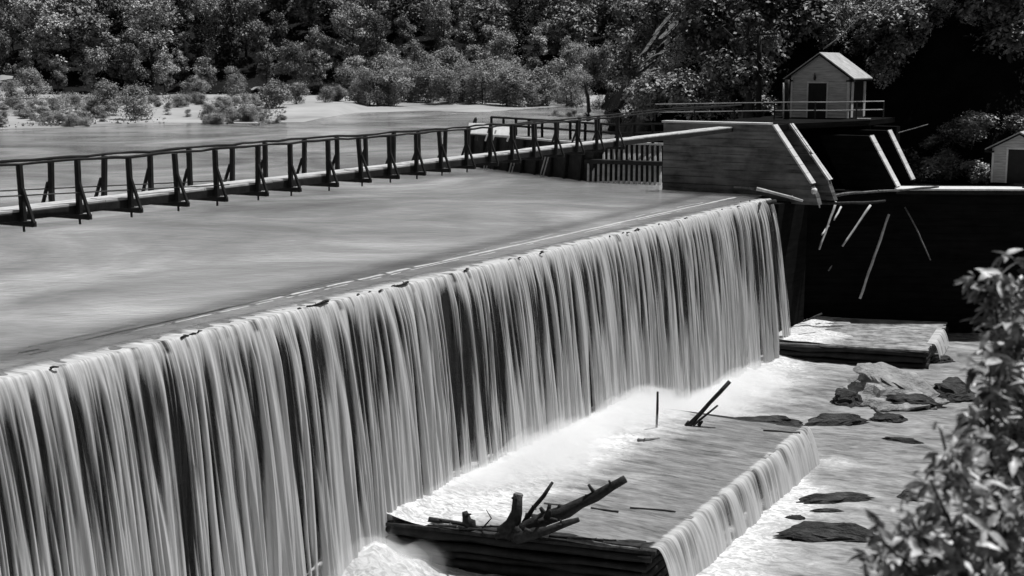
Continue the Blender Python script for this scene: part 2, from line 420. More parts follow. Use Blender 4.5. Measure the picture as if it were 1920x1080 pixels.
def strand(a, v):            # how much water falls at a along the crest (0 gap .. 1 thick strand)
    d = v * 0.075
    w_ = a + 0.55 * nz(a * 0.55, 2.0, 60.0) + 0.28 * nz(a * 1.6, v * 0.09, 61.0)
    k = 0.72 + 0.5 * nz(a * 0.28, 4.0, 62.0)
    s = 0.3 * k * nz(w_ * 1.4 + 3.7, d, 1.0) + 0.66 * k * nz(w_ * 3.1 + 5, d * 1.5, 7.0) + 0.5 * nz(w_ * 6.2, d * 2.2, 3.0) + 0.24 * nz(w_ * 13.0, d * 4, 5.0) + 0.07 * nz(a * 0.4, v * .05, 12.0)
    return s
def build_falls():
    a0, a1 = -9.0, LEN + 0.55; na = 2300; prof = []
    for d in (-1.3, -0.8, -0.45, -0.25): prof.append((d, 0.012 if d < -0.3 else 0.02, 0.0))
    nfall = 40
    for i in range(nfall + 1):
        t = 1.3 * (i / nfall) ** 0.85 if i else 0.0
        prof.append((-0.1 + 0.9 * t, 0.03 - 4.9 * t * t, None))
    prof = [(d, z) for d, z, _ in prof]
    pts = []; foam = []; uv = []
    for i in range(na):
        a = a0 + (a1 - a0) * i / (na - 1)
        lip = 0.05 * nz(a * 1.3, 20.0) + 0.03 * nz(a * 4.0, 21.0)
        for j, (d, z) in enumerate(prof):
            v = max(0.0, -z); s = strand(a, v)
            k = sm(0.0, 1.2, v)
            dd = d + (0.24 * s + 0.12 * nz(a * 0.5, 30.0)) * k + lip * sm(0.0, .3, v)
            fl = sm(LEN - 4, LEN + .5, a) * (v / 8.5) ** 1.3; dd += 0.35 * fl * (0.6 + nz(a * 2.5, 44.))
            drift = 0.45 * fl + 0.05 * v * nz(a * 0.8, 40.0) * 0.6
            zz = z + (0.015 * nz(a * 3, d * 2) if z > 0 else 0)
            p = dam(a + drift, dd, zz)
            pts.append(p[:])
            top = 0.16 * (1 - sm(0.05, 1.8, v)); low = 0.6 * sm(2.2, 7.0, v); far = 0.05 * sm(15, 35, a)
            st = 1.2 + 1.0 * nz(a * 1.1, 70.0); f = 0.40 + 1.72 * s * sm(-0.1, max(.4, st), v) + 0.3 * (1 - sm(0.05, max(.8, 1.3 * st), v)) + low + far + 0.12 * nz(a * 9, v * .7, 90.)
            if a > LEN - 2.6: f -= 0.3 * sm(LEN - 2.8, LEN + .3, a)
            if z > 0: f = 0.05 + 0.8 * sm(-1.0, -0.35, d) * (0.8 + 0.7 * s)
            if d < -1.25: f = -0.6
            if -0.35 < d < 0.1: f -= 0.9 * max(0, nz(a * 2.1, 95.) - 0.22) + 0.5 * max(0, nz(a * 6, 96.) - 0.2)
            foam.append(f); uv.append((a, v if z <= 0 else d))
    tag(grid_mesh('waterfall', pts, na, len(prof), 'fall', foam=foam, uv=uv), None, None, kind='structure')
    # a sparser inner curtain close to the boards
    pts = []; foam = []; uv = []; na = 700
    for i in range(na):
        a = a0 + (a1 - a0) * i / (na - 1)
        for j in range(20):
            t = 1.3 * j / 19; s = strand(a + 31.3, 4.9 * t * t)
            pts.append(dam(a, 0.1 + 0.35 * t + 0.1 * s, -0.2 - 4.8 * t * t)[:]); foam.append(-0.2 + 0.9 * s + 0.1 * t); uv.append((a + 50, 4.9 * t * t))
    tag(grid_mesh('waterfall', pts, na, 20, 'fall', foam=foam, uv=uv), None, None, kind='structure')
build_falls()

def build_sill():
    na, nd = 420, 26; pts = []; foam = []
    for i in range(na):
        a = -12 + (LEN + 12.3) * i / (na - 1)
        for j in range(nd):
            d = -1.0 + 0.85 * j / (nd - 1); wv = 0.06 * nz(a * 0.8, 3.0)
            z = 0.012 - 0.004 * j / nd + 0.012 * nz(a * 2.2, d * 0.7, 6.0) * sm(-1.0, -.6, d)
            if j == 0: z = 0.0
            pts.append(dam(a, d, z)[:])
            f = 0.12  * (0.7 + 0.6 * nz(a * 0.4, 8.0)) + 0.3 * sm(-0.7, -0.2, d) + 0.18 * nz(a * 1.4, d * 0.2, 4.0) + 0.10 * sm(20, 0, a)  # last term paints a paler sheen into the foam towards the left
            foam.append(f)
    tag(grid_mesh('sill_water', pts, na, nd, 'sill', foam=foam), None, None, kind='structure')
build_sill()
def foam_line():            # froth line and a ripple where the water quickens above the crest
    vs, fs = [], []; rn = random.Random(12)
    for (off, wd, thr) in ((-2.05, .11, -.25), (-2.5, .04, .0), (-1.75, .05, .05)):
        a = -11.0
        while a < LEN:
            if nz(a * .25, off, 5.) + .5 * nz(a * 1.1, off, 6.) > thr - .012 * a * (off == -2.05):
                p = []
                for k in range(3):
                    aa = a + .3 * k; ww = wd * (.5 + .9 * abs(nz(aa * .9, off, 2.))); cc = off + .14 * nz(aa * .35, off) + .03 * nz(aa * 2, off)
                    p += [dam(aa, cc - ww, .006), dam(aa, cc + ww, .006)]
                i0 = len(vs); vs += [q[:] for q in p]; fs += [(i0, i0 + 1, i0 + 3, i0 + 2), (i0 + 2, i0 + 3, i0 + 5, i0 + 4)]
            a += .6
    me = bpy.data.meshes.new('foam_line'); me.from_pydata(vs, [], fs); me.update()
    tag(link('foam_line', me, 'froth'), None, None, kind='stuff')
foam_line()

def build_mist():
    def wedge(a0, a1, out, hgt, seed, mat='mist'):
        an, af = LC[0], LC[2]
        na, nc = int((a1 - a0) * 3), 16; pts = []
        for i in range(na):
            a = a0 + (a1 - a0) * i / (na - 1); e = min(1, min(i, na - 1 - i) / 5)
            k = (0.55 + 0.5 * nz(a * 0.22, seed) + 0.35 * nz(a * 0.7, seed + 3)) ; k = max(0.25, k) * e * (0.55 + 0.45 * sm(an - .3, an + 3.0, a))
            k_out = out * (0.18 + 0.82 * sm(an - .3, an + 3.0, a)); base = RIVER_Z + (DECK_Z - RIVER_Z) * sm(an - 3.2, an - 0.8, a) * (1 - sm(af - 1, af + 2, a)) - 0.1
            for j in range(nc + 1):
                q = math.pi * j / nc
                r = 1 + 0.28 * nz(a * 0.9, j * 0.5, seed + 9) + 0.16 * nz(a * 2.2, j * 1.1, seed)
                pts.append(dam(a, 1.05 + k_out * k * (0.5 - 0.75 * math.cos(q) * (0.6 if q < 1.57 else 1.0)) * 0.9 * r, base + hgt * k * math.sin(q) * r - 0.02)[:])
        me = bpy.data.meshes.new('spray_mist'); n = nc + 1
        fs = [(i * n + j, i * n + (j + 1) % n, (i + 1) * n + (j + 1) % n, (i + 1) * n + j) for i in range(na - 1) for j in range(n)]
        fs += [tuple(range(n)), tuple(range((na - 1) * n + n - 1, (na - 1) * n - 1, -1))]
        me.from_pydata(pts, [], fs); me.update()
        o = link('spray_mist', me, mat, smooth=True); tag(o, None, None, kind='stuff')
    for k, (o_, h_, sd) in enumerate(((4.2, 2.3, 2.0), (3.4, 1.9, 15.0), (2.6, 1.6, 25.0), (2.0, 1.3, 36.0), (1.5, 0.9, 47.0))):
        wedge(1 + k, LEN - 4 - k, o_, h_, sd)

# ------------------------------------------------------------------ timber cribs below the dam
def cd(C, a, d, z):                # crib coordinates: its sides run slightly askew to the dam
    an, dn, af, df, kn, kf = C; t = (a - an) / (af - an)
    return dam(a + kn * (d - dn) * (1 - t) + kf * (d - df) * t, d, z)
def build_crib(c_out_near, c_out_far, z, label, spill_len, deck_cover, seed, kn, kf, zb=RIVER_Z - 0.4):
    """platform from the dam foot out to the edge c_out_near - c_out_far"""
    (an, dn), (af, df) = dam_ad(c_out_near), dam_ad(c_out_far)
    rn = random.Random(seed); CC = (an, dn, af, df, kn, kf)
    def dam(a_, d_, z_): return cd(CC, a_, d_, z_)
    r = root('timber_crib', (c_out_near + c_out_far) / 2 * 1.0, label, 'timber crib', 'timber cribs at the dam foot'); r.location.z = zb; o = r.location
    b = MB(o)                                   # deck planks laid downstream
    a = an
    while a < af - 0.02:
        wd = min(rn.uniform(0.22, 0.34), af - a); t = (a + wd / 2 - an) / (af - an); de = dn + (df - dn) * t + rn.uniform(-0.1, 0.08)
        zz = z - 0.06 + rn.uniform(-0.02, 0.015)
        b.bar(dam(a + wd / 2, 0.5, zz), dam(a + wd / 2, de, zz), wd - 0.02, 0.12); a += wd
    b.build('deck', 'plank_wood' if not deck_cover else 'black_wood', r)
    for side, aa in ((0, an), (1, af)):         # walls of stacked logs
        dd = dn if side == 0 else df; zz = z - 0.24
        while zz > zb:
            b = MB(o); rr = rn.uniform(0.12, 0.17); j = rn.uniform(-0.04, 0.04)
            n = 9; pts = [dam(aa + 0.1 * (1 - 2 * side) + j + rn.uniform(-.07, .07), 0.3 + (dd + rn.uniform(-0.25, 0.15) - 0.3) * q / (n - 1), zz + rn.uniform(-.02, .02)) for q in range(n)]
            b.tube(pts, [rr * rn.uniform(.8, 1.18) for _ in range(n)], 9, 0.2, rn.random()); b.build('side_log', 'timber_wet', r, True); zz -= rr * 2.0
    zz = z - 0.26
    while zz > zb:                              # downstream face
        b = MB(o); rr = rn.uniform(0.12, 0.16); n = 9
        pts = [dam(an + (af - an) * q / (n - 1), dn + (df - dn) * q / (n - 1) - 0.2 + rn.uniform(-.04, .04), zz) for q in range(n)]
        b.tube(pts, rr, 8, 0.08, rn.random()); b.build('face_log', 'timber_wet', r, True); zz -= rr * 2.0
    b = MB(o); b.prism([dam(an + .25, .5, zb), dam(an + .25, dn - .3, zb), dam(af - .25, df - .3, zb), dam(af - .25, .5, zb)], (0, 0, z - 0.13 - zb)); b.build('rock_fill', 'concrete_dark', r)
    return CC
K2, K3 = P(1225, 1035, DECK_Z), P(1515, 800, DECK_Z)
LC = build_crib(K2, K3, DECK_Z, 'large timber crib apron awash below the dam, driftwood piled on its near edge', 0, True, 5, 0.25, 0.05)
UZ = -7.5
J2, J3 = P(1742, 657, UZ), P(1776, 603, UZ)
UC = build_crib(J2, J3, UZ, 'small plank topped timber crib by the black wall at the dam end', 0, False, 9, 0.28, 0.34)

def build_apron_water():
    an, dn, af, df, _, _ = LC
    dam = lambda a_, d_, z_: cd(LC, a_, d_, z_)
    # sheet over the deck, then the spill over its outer edge
    na, nd = 150, 60; pts = []; foam = []
    for i in range(na):
        a = an + 0.12 + (af - an - 0.3) * i / (na - 1); de = dn + (df - dn) * (a - an) / (af - an)
        e_in = 0.35 + 0.9 * max(0, nz(a * 0.6, 5.0)) 
        for j in range(nd):
            d = 0.4 + (de - 0.02 - 0.4) * j / (nd - 1)
            n1 = fbm(a * 0.25, d * 0.3, 8.0)
            z = DECK_Z + 0.035 + 0.035 * fbm(a * 1.4, d * 0.5, 2.0) + 0.02 * nz(a * 5, d * 1.2)
            z -= 0.09 * (1 - sm(0.0, 0.8, a - an - 0.25 * (1 + nz(d * 1.5, 3.)))) + 0.05 * (1 - sm(0, .8, af - a))
            z += 0.35 * math.exp(-max(d - 0.9, 0) / 0.9)
            f = 1.15 - sm(0.8, 7.6, d + n1 * 3.4)
            f = f - 0.12 * sm(0.5, 0.9, (d - 0.4) / (de - 0.4))
            pts.append(dam(a, d, z)[:]); foam.append(f)
    tag(grid_mesh('apron_water', pts, na, nd, 'apron', foam=foam), None, None, kind='structure')
    na = 420; pts = []; foam = []; uv = []; nf = 16
    for i in range(na):
        a = an + 0.2 + (af - an - 0.35) * i / (na - 1); de = dn + (df - dn) * (a - an) / (af - an)
        for j in range(nf):
            t = 0.56 * max(0, j - 2) / (nf - 3); s = 0.6 * nz(a * 1.6, t * 0.8, 50.) + 0.3 * nz(a * 5, t, 51.)
            d = de - 0.25 + 0.12 * min(j, 2) + 1.05 * t + 0.18 * s * sm(0, .4, t); z = DECK_Z + 0.05 - 4.9 * t * t + 0.02 * nz(a * 4, 5.)
            pts.append(dam(a, d, z)[:]); foam.append(0.66 + 0.8 * s + 0.3 * sm(.25, .55, t) - 0.5 * (j == 0)); uv.append((a, 4.9 * t * t))
    tag(grid_mesh('apron_spill', pts, na, nf, 'spill', foam=foam, uv=uv), None, None, kind='structure')
    # thin sheet on the inner half of the small crib, and its corner spill
    an, dn, af, df, _, _ = UC
    dam = lambda a_, d_, z_: cd(UC, a_, d_, z_)
    na, nd = 50, 60; pts = []; foam = []
    for i in range(na):
        a = an + 0.1 + (af - an - 0.2) * i / (na - 1); de = dn + (df - dn) * (a - an) / (af - an)
        for j in range(nd):
            d = 0.4 + (de - 0.5) * j / (nd - 1); n1 = fbm(a * 0.5, d * 0.5, 3.0)
            z = UZ + 0.05 + 0.03 * nz(a * 2, d) + 0.12 * math.exp(-max(d - .9, 0) / 1.1) - 0.12 * sm(2.5, 6.0, d + n1 * 2.5 + 0.5 * (a - an)) + 0.05 * nz(a * 6, d * .8) * sm(2.5, 6, d)
            pts.append(dam(a, d, z)[:]); foam.append(1.2 - sm(1.5, 4.8, d + n1 * 1.5) * 0.95)
    tag(grid_mesh('crib_water', pts, na, nd, 'apron', foam=foam), None, None, kind='structure')
    q0 = P(1747, 634, UZ); aa, dd = dam_ad(q0); na = 40; pts = []; foam = []; uv = []
    a_s, a_e = dam_ad(P(1748, 645, UZ))[0], dam_ad(P(1766, 617, UZ))[0]
    for i in range(na):
        a = a_s + (a_e - a_s) * i / (na - 1); de = dn + (df - dn) * (a - an) / (af - an)
        for j in range(14):
            t = 0.43 * max(0, j - 2) / 11
            pts.append(dam(a, de - 0.3 + 0.15 * min(j, 2) + 0.9 * t, UZ + 0.02 - 4.9 * t * t + .02 * nz(a * 6, t))[:]); foam.append(0.75 + .6 * nz(a * 5, t)); uv.append((a, t))
    tag(grid_mesh('crib_spill', pts, na, 14, 'spill', foam=foam, uv=uv), None, None, kind='structure')
build_apron_water()
build_mist()
def corner_spray():         # spray thrown up where the fall strikes the pool beside the large crib
    for k, (ca, cd_, rz, rr, sd_) in enumerate(((-2.6, 1.5, .9, 1.2, 1.0), (-1.9, 2.3, .75, 1.0, 2.0), (-3.6, 1.6, 1.1, 1.5, 3.0), (-2.2, 1.8, .5, .8, 4.0))):
        c = dam(LC[0] + ca, cd_, RIVER_Z + .3); bm = bmesh.new(); bmesh.ops.create_icosphere(bm, subdivisions=4, radius=1.0)
        for v in bm.verts:
            q = v.co.copy(); r = 1 + .35 * mn.noise(q * 1.3 + Vector((sd_ * 9, 0, 0))) + .16 * mn.noise(q * 3 + Vector((sd_, 5, 0)))
            v.co = c + Vector((q.x * rr * r, q.y * rr * r, q.z * rz * r))
        me = bpy.data.meshes.new('spray_mist'); bm.to_mesh(me); bm.free(); tag(link('spray_mist', me, 'mist', smooth=True), None, None, kind='stuff')
corner_spray()

# ------------------------------------------------------------------ foot bridge
BZ = 3.7
B0, B1 = P(0, 397, BZ), P(1400, 235, BZ)
BD = (B1 - B0).normalized(); BN = Vector((BD.y, -BD.x, 0)); BL = (B1 - B0).length
def bp(s, d, z=BZ): return Vector((B0.x + BD.x * s - 0 + BN.x * d, B0.y + BD.y * s + BN.y * d, z))
def s_at_px(px, d=0.0):
    k = (px - 960) / F; o = bp(0, d)          # x = k*y*(1/...) : depth along view differs little, solve exactly in the ground plane
    lo, hi = -8.0, BL + 10
    for _ in range(60):
        m = (lo + hi) / 2; p = bp(m, d); q = project(p)
        if q[0] < px: lo = m
        else: hi = m
    return lo
def project(p):
    x, y, z = p.x, p.y, p.z - H
    fwd = y * CP - z * SP; up = y * SP + z * CP
    return 960 + F * x / fwd, 540 - F * up / fwd
def build_bridge():
    r = root('footbridge', bp(BL / 2, -0.4, 0), 'long narrow plank footbridge with pole handrails crossing above the reservoir', 'footbridge'); o = r.location
    rn = random.Random(21); W = 0.82
    b = MB(o); s = -6.0
    while s < BL + 0.4:
        l = rn.uniform(2.5, 4.5); e = min(s + l, BL + 0.5)
        for k in range(3):
            d = -W * (k + 0.5) / 3; zz = BZ - 0.03 + rn.uniform(-.012, .012)
            b.bar(bp(s + 0.01, d, zz), bp(e - 0.01, d, zz), W / 3 - 0.015, 0.06)
        s = e
    b.build('deck', 'deck_wood', r)
    for d in (-0.05, -W + 0.05):
        b = MB(o); b.bar(bp(-6, d, BZ - 0.17), bp(BL - 0.2, d, BZ - 0.17), 0.12, 0.2); b.build('stringer', 'timber_dark', r)
    tops = [-60, 45, 150, 247, 335, 408, 485, 547, 618, 680, 733, 783, 830, 877, 921, 963, 1004, 1045, 1084, 1122, 1160]
    st = [s_at_px(px - 3, 0.05) for px in tops]
    RH = 1.02
    rails = {0: [], 1: []}
    for i, s in enumerate(st):
        b = MB(o); b.bar(bp(s, -W - 0.38, BZ - 0.33), bp(s, 0.42, BZ - 0.33), 0.14, 0.13); b.tube([bp(s - .03, .1, BZ - .38), bp(s - .03, .1, BZ - .52)], .03, 5); b.build('cross_beam', 'timber_dark', r)
        for side in (0, 1):
            d0, sg = (0.07, 1) if side == 0 else (-W - 0.07, -1)
            lean = rn.uniform(-0.05, 0.07) - 0.03 * sg; hh = RH + rn.uniform(-.02, .03); ls = rn.uniform(-.05, .05)
            top = bp(s + ls, d0 + 0.09 * sg * 0 + lean, BZ + hh)
            b = MB(o); b.bar(bp(s, d0, BZ - 0.36), top, 0.13, 0.12, up=tuple(BD)); p = b.build('post', 'timber_dark', r)
            b = MB(o); b.bar(bp(s - .02, d0 + 0.36 * sg, BZ - 0.30), bp(s - .02 + ls * .4, d0 + 0.04 * sg, BZ + 0.5 + rn.uniform(-.06, .08)), 0.07, 0.08, up=tuple(BD)); b.build('brace', 'timber_dark', p)
            rails[side].append(top + Vector((0, 0, 0.03)))
    for side in (0, 1):
        pts = rails[side]; full = []
        for p, q in zip(pts, pts[1:]):
            for k in range(3): full.append(p.lerp(q, k / 3) + Vector((0, 0, rn.uniform(-.025, .015))))
        full.append(pts[-1])
        full += [D(1250, 204 if side else 208, 70), D(1390, 197, 76.5)]
        b = MB(o); b.tube(full, [0.036 * rn.uniform(.8, 1.2) for _ in full], 7, .1); b.build('handrail', 'timber_dark', r, True)
    for dy, d in ((341, -0.9), (350, 0.12)):
        p0, p1 = P(-60, dy + 2, BZ + 0.45), bp(s_at_px(410, d), d, BZ + 0.03)
        pts = [bp(-5, d, 0)] + []
        za = BZ + 0.62 - (dy - 341) * 0.006
        pts = [bp(-5 + (s_at_px(430, d) + 5) * k / 8, d, za + (BZ + 0.03 - za) * k / 8) for k in range(9)]
        b = MB(o); b.tube(pts, 0.018, 5); b.build('cable', 'iron', r)
build_bridge()

# ------------------------------------------------------------------ intake at the far side of the reservoir
def railing(name, pts, h, label, cat, n_posts, rails=(1.0, 0.5), mat='iron', rad=0.035, mats=None):
    c = sum((Vector(p) for p in pts), Vector()) / len(pts)
    r = root(name, c, label, cat); tot = [0]
    for p, q in zip(pts, pts[1:]): tot.append(tot[-1] + (Vector(q) - Vector(p)).length)
    def at(s):
        for k in range(len(pts) - 1):
            if s <= tot[k + 1] + 1e-6: return Vector(pts[k]).lerp(Vector(pts[k + 1]), (s - tot[k]) / (tot[k + 1] - tot[k]))
        return Vector(pts[-1])
    for k in range(n_posts):
        p = at(tot[-1] * k / (n_posts - 1)); b = MB(c); b.bar(p, p + Vector((0, 0, h)), rad * 2.2, rad * 2.2, up=(0, 1, 0)); b.build('post', mat, r)
    for f in rails:
        b = MB(c); b.tube([Vector(p) + Vector((0, 0, h * f)) for p in pts], rad, 6); b.build('rail', mats or mat, r)
    return r

def build_intake():
    A, B = P(872, 311, 0), P(1106, 341, 0)
    d = (B - A).normalized(); n = Vector((d.y, -d.x, 0));
    if n.y > 0: n = -n
    L = (B - A).length; zt = 2.25
    r = root('intake_crib', (A + B) / 2, 'dark timber intake crib standing in the water behind the footbridge', 'intake'); o = r.location
    def q(s, off, z): return A + d * s + n * off + Vector((0, 0, z))
    b = MB(o); b.prism([q(0, -2.2, -1.5), q(0, 0, -1.5), q(0, -0.3, zt), q(0, -2.2, zt)], d * L); b.build('wall', 'timber_wet', r)
    for k in range(9):
        b = MB(o); s = L * (k + 0.4) / 9; b.bar(q(s, 0.12, -1), q(s, -0.18, zt - 0.1), 0.2, 0.2, up=tuple(d)); b.build('pile', 'timber_dark', r)
    for s in (3.3, 6.7, 10.6):
        for ds in (0, 0.35):
            b = MB(o); b.bar(q(s + ds, 0.55, -0.5), q(s + ds + .1, 0.0, zt - 0.9), 0.07, 0.07, up=tuple(d)); b.build('raking_strut', 'pale_wood', r)
    b = MB(o); b.bar(q(3.2, -0.15, zt + 0.07), q(L, -0.15, zt + 0.07), 0.34, 0.12); b.build('cap_beam', 'deck_wood', r)
    railing('intake_railing', [q(0.5, -1.9, zt + 0.05), q(L * 0.55, -1.9, zt + 0.05), q(L, -2.0, zt + 0.05), q(L + 5, -2.4, zt + 0.3)], 1.15, 'dark timber railing with thick posts along the intake behind the bridge', 'railing', 13, (1.0, 0.55), 'timber_dark', 0.08)
    # two pale trestles on the crib
    for px, py, sc, lab in ((900, 262, 1.25, 'bright white board trestle leftmost on the intake crib'), (943, 268, 1.05, 'low white plank trestle right of the winch post on the intake crib')):
        c = D(px, py, 87 if px < 920 else 86.5); c.z = zt + 0.0
        t = root('trestle', c, lab, 'trestle', 'white trestles on the intake')
        b = MB(c); b.prism([c + Vector((-0.62 * sc, -.32, 0.42 * sc)), c + Vector((0.62 * sc, -.32, 0.36 * sc)), c + Vector((0.66 * sc, .3, 0.86 * sc)), c + Vector((-0.58 * sc, .3, 0.92 * sc))], (0, .05, -.06)); b.build('sloping_board', 'white_trim', t)
        for sx in (-0.5, 0.42):
            for sy in (-.25, .25):
                b = MB(c); b.bar(c + Vector((sx * sc - .18, sy, 0)), c + Vector((sx * sc + .08, sy * .6, 0.68 * sc)), 0.12, 0.08); b.build('leg', 'white_trim', t)
    c = D(893, 262, 87.5); c.z = zt
    t = root('winch_post', c, 'dark knobbed winch post rising above the bridge handrail', 'winch')
    b = MB(c); b.tube([c, c + Vector((0.03, 0, .5)), c + Vector((-.05, 0, 1.15))], [.12, .1, .09], 8); b.build('post', 'iron', t)
    b = MB(c); b.tube([c + Vector((-.13, 0, 1.02)), c + Vector((-.09, 0, 1.2)), c + Vector((-.02, 0, 1.42)), c + Vector((.0, 0, 1.5))], [.1, .13, .1, .03], 10); b.build('winch_head', 'iron', t)
    # inclined trash rack between crib and pier
    R0, R1 = P(1098, 341, 0), P(1243, 347, 0); rd = (R1 - R0).normalized(); rn_ = Vector((rd.y, -rd.x, 0)); 
    if rn_.y > 0: rn_ = -rn_
    RL = (R1 - R0).length
    t = root('trash_rack', (R0 + R1) / 2, 'inclined rack of pale vertical slats between intake crib and pier', 'trash rack'); o = t.location
    vw = -Vector((R0.x + R1.x, R0.y + R1.y, 0)).normalized()
    def rq(s, off, z): return R0 + rd * s + vw * off + Vector((0, 0, z))
    n = 15
    for k in range(n):
        s = RL * (k + 0.5) / n
        b = MB(o); b.bar(rq(s, 0.5, -0.5), rq(s, -1.45, 2.25), 0.14, 0.07, up=tuple(rn_)); b.build('slat', 'pale_wood', t)
    b = MB(o); b.bar(rq(0, -0.45, 1.25), rq(RL, -0.45, 1.25), 0.5, 0.26); b.build('mid_bar', 'timber_wet', t)  # dark bar across the middle of the slats
    b = MB(o); b.bar(rq(0.5, -1.45, 2.36), rq(RL, -1.45, 2.36), 0.25, 0.14); b.build('cap_beam', 'white_trim', t)
    b = MB(o); b.prism([rq(-0.2, -1.9, -1), rq(RL, -1.9, -1), rq(RL, -1.9, 2.3), rq(-.2, -1.9, 2.3)], -rn_ * 0.3); b.build('back_wall', 'timber_wet', t)
build_intake()

# ------------------------------------------------------------------ pier, gate walls, hut platform
PA = P(1242, 356, 0)
def pq(t, w, z): return Vector((PA.x + N.x * t + U.x * w, PA.y + N.y * t + U.y * w, z))
PT = 3.85
def build_headworks():
    r = root('concrete_pier', pq(4, 0.5, 0), 'massive grey concrete pier at the bridge end with one sloping sunlit edge', 'pier', 'headworks piers'); o = r.location
    b = MB(o); b.prism([pq(0, 0, -.4), pq(9.25, 0, -.4), pq(9.1, 0, 0.1), pq(8.74, 0, 0.71), pq(6.47, 0, PT), pq(0, 0, PT)], U * 0.62); b.build('wall', 'concrete', r)
    b = MB(o); b.prism([pq(8.76, -.02, 0.73), pq(6.5, -.02, PT - 0.02), pq(6.56, -.02, PT + 0.03), pq(8.86, -.02, 0.76)], U * 0.66); b.build('coping', 'concrete_lit', r)
    b = MB(o); b.bar(pq(-0.1, 0.3, PT + 0.06), pq(6.3, 0.3, PT + 0.06), 0.7, 0.1); b.build('cap_slab', 'concrete_lit', r)
    b = MB(o); b.tube([pq(8.95, -.12, .42), pq(9.0, -.02, .36), pq(9.05, .1, .3)], [.12, .2, .1], 8); b.build('knob', 'white_trim', r, True)
    r = root('concrete_pier', pq(6, 2.9, 0), 'narrow pier just left of the black gate bay, split sloping sunlit edge', 'pier', 'headworks piers'); o = r.location
    b = MB(o); b.prism([pq(0.5, 2.9, -.4), pq(9.2, 2.9, -.4), pq(8.74, 2.9, 0.71), pq(6.37, 2.9, PT - 0.05), pq(0.5, 2.9, PT - .05)], U * 0.62); b.build('wall', 'concrete', r)
    b = MB(o); b.prism([pq(8.78, 3.2, 0.73), pq(6.4, 3.2, PT - 0.07), pq(6.46, 3.2, PT - 0.02), pq(8.88, 3.2, 0.76)], U * 0.3); b.build('coping', 'concrete_lit', r)
    b = MB(o); b.prism([pq(7.6, 2.86, 2.28), pq(6.42, 2.86, PT - 0.07), pq(6.48, 2.86, PT - 0.02), pq(7.68, 2.86, 2.30)], U * 0.14); b.build('coping', 'concrete_lit', r)
    b = MB(o); b.prism([pq(8.8, 2.76, 0.73), pq(7.75, 2.76, 2.12), pq(7.83, 2.76, 2.15), pq(8.9, 2.76, 0.76)], U * 0.3); b.build('coping', 'concrete_lit', r)
    for (bot, top, w, lab) in (((1680, 351), (1629, 255), 0.75, 'dark pier right of the black gate bay, left of two by the walkway'), ((1708, 338), (1663, 245), 0.75, 'rightmost sloping pier, its foot meeting the white walkway')):
        y = 77.2 if bot[0] < 1700 else 79.2
        q = D(*bot, y); tp = D(*top, y + 1.0)
        r = root('concrete_pier', q, lab, 'pier', 'headworks piers'); o = r.location
        k = tp - q; back = -N * 3.0
        e = U * w
        b = MB(o); b.prism([q + Vector((0, 0, -.3)), q, tp, tp + back, q + back + Vector((0, 0, -.3))], e); b.build('wall', 'concrete_dark', r)
        nn = k.cross(U).normalized(); 
        if nn.z < 0: nn = -nn
        b = MB(o); b.prism([q + nn * .01 - U * .01, tp + nn * .01 - U * .01, tp + nn * .08 - U * .01, q + nn * .08 - U * .01], e * 1.03); b.build('coping', 'concrete_lit', r)
    # head wall closing the gate bay and carrying the platform
    r = root('gate_wall', pq(7, 6.0, 0), 'black recessed gate wall under the hut platform', 'wall'); o = r.location
    b = MB(o); b.prism([pq(1, 12, -.25), pq(10, 12, -.25), pq(10, 12, 3.4), pq(1, 12, 3.4)], U * 0.8); b.build('wall', 'concrete_dark', r)
    g = HUT - N * 5.3 - U * 1.6
    r = root('platform', HUT + Vector((0, 0, -0.2)), 'dark platform slab carrying the white hut above the gates', 'platform'); o = r.location
    b = MB(o); b.prism([pq(1.0, 0.9, 3.48), pq(6.4, 0.9, 3.48), pq(6.4, 4, 3.48), HUT + N * 1.7 - U * 1.3 + Vector((0, 0, -.37)), HUT + N * 1.7 + U * 4.5 + Vector((0, 0, -.37)), pq(1, 14, 3.48)], (0, 0, 0.32)); b.build('slab', 'concrete_dark', r)
    for k in range(2):
        p = HUT + N * (1.5 - 1.2 * k) - U * 1.0; b = MB(o); b.bar(p + Vector((0, 0, -6)), p + Vector((0, 0, -.4)), .4, .4, up=(0, 1, 0)); b.build('column', 'concrete_dark', r)
    b = MB(o); b.bar(HUT + N * 0.9 - U * 1.2 + Vector((0, 0, .03)), HUT + N * 1.72 - U * 1.0 + Vector((0, 0, .03)), 0.3, 0.08); b.build('edge_board', 'deck_wood', r)
    rl = railing('platform_railing', [D(1228, 227, 82), D(1386, 225, 81), D(1480, 224, 80), D(1566, 224, 79.6), D(1615, 223, 79.2), D(1656, 222, 80.5)], 1.02, 'two bar pipe railing along the platform in front of the hut', 'railing', 7, (1.0, 0.52), 'iron', 0.035, 'rail_pale')
HUT = P(1590, 222, 3.82)            # right front corner of the hut
HUT.z = 3.82
build_headworks_later = build_headworks

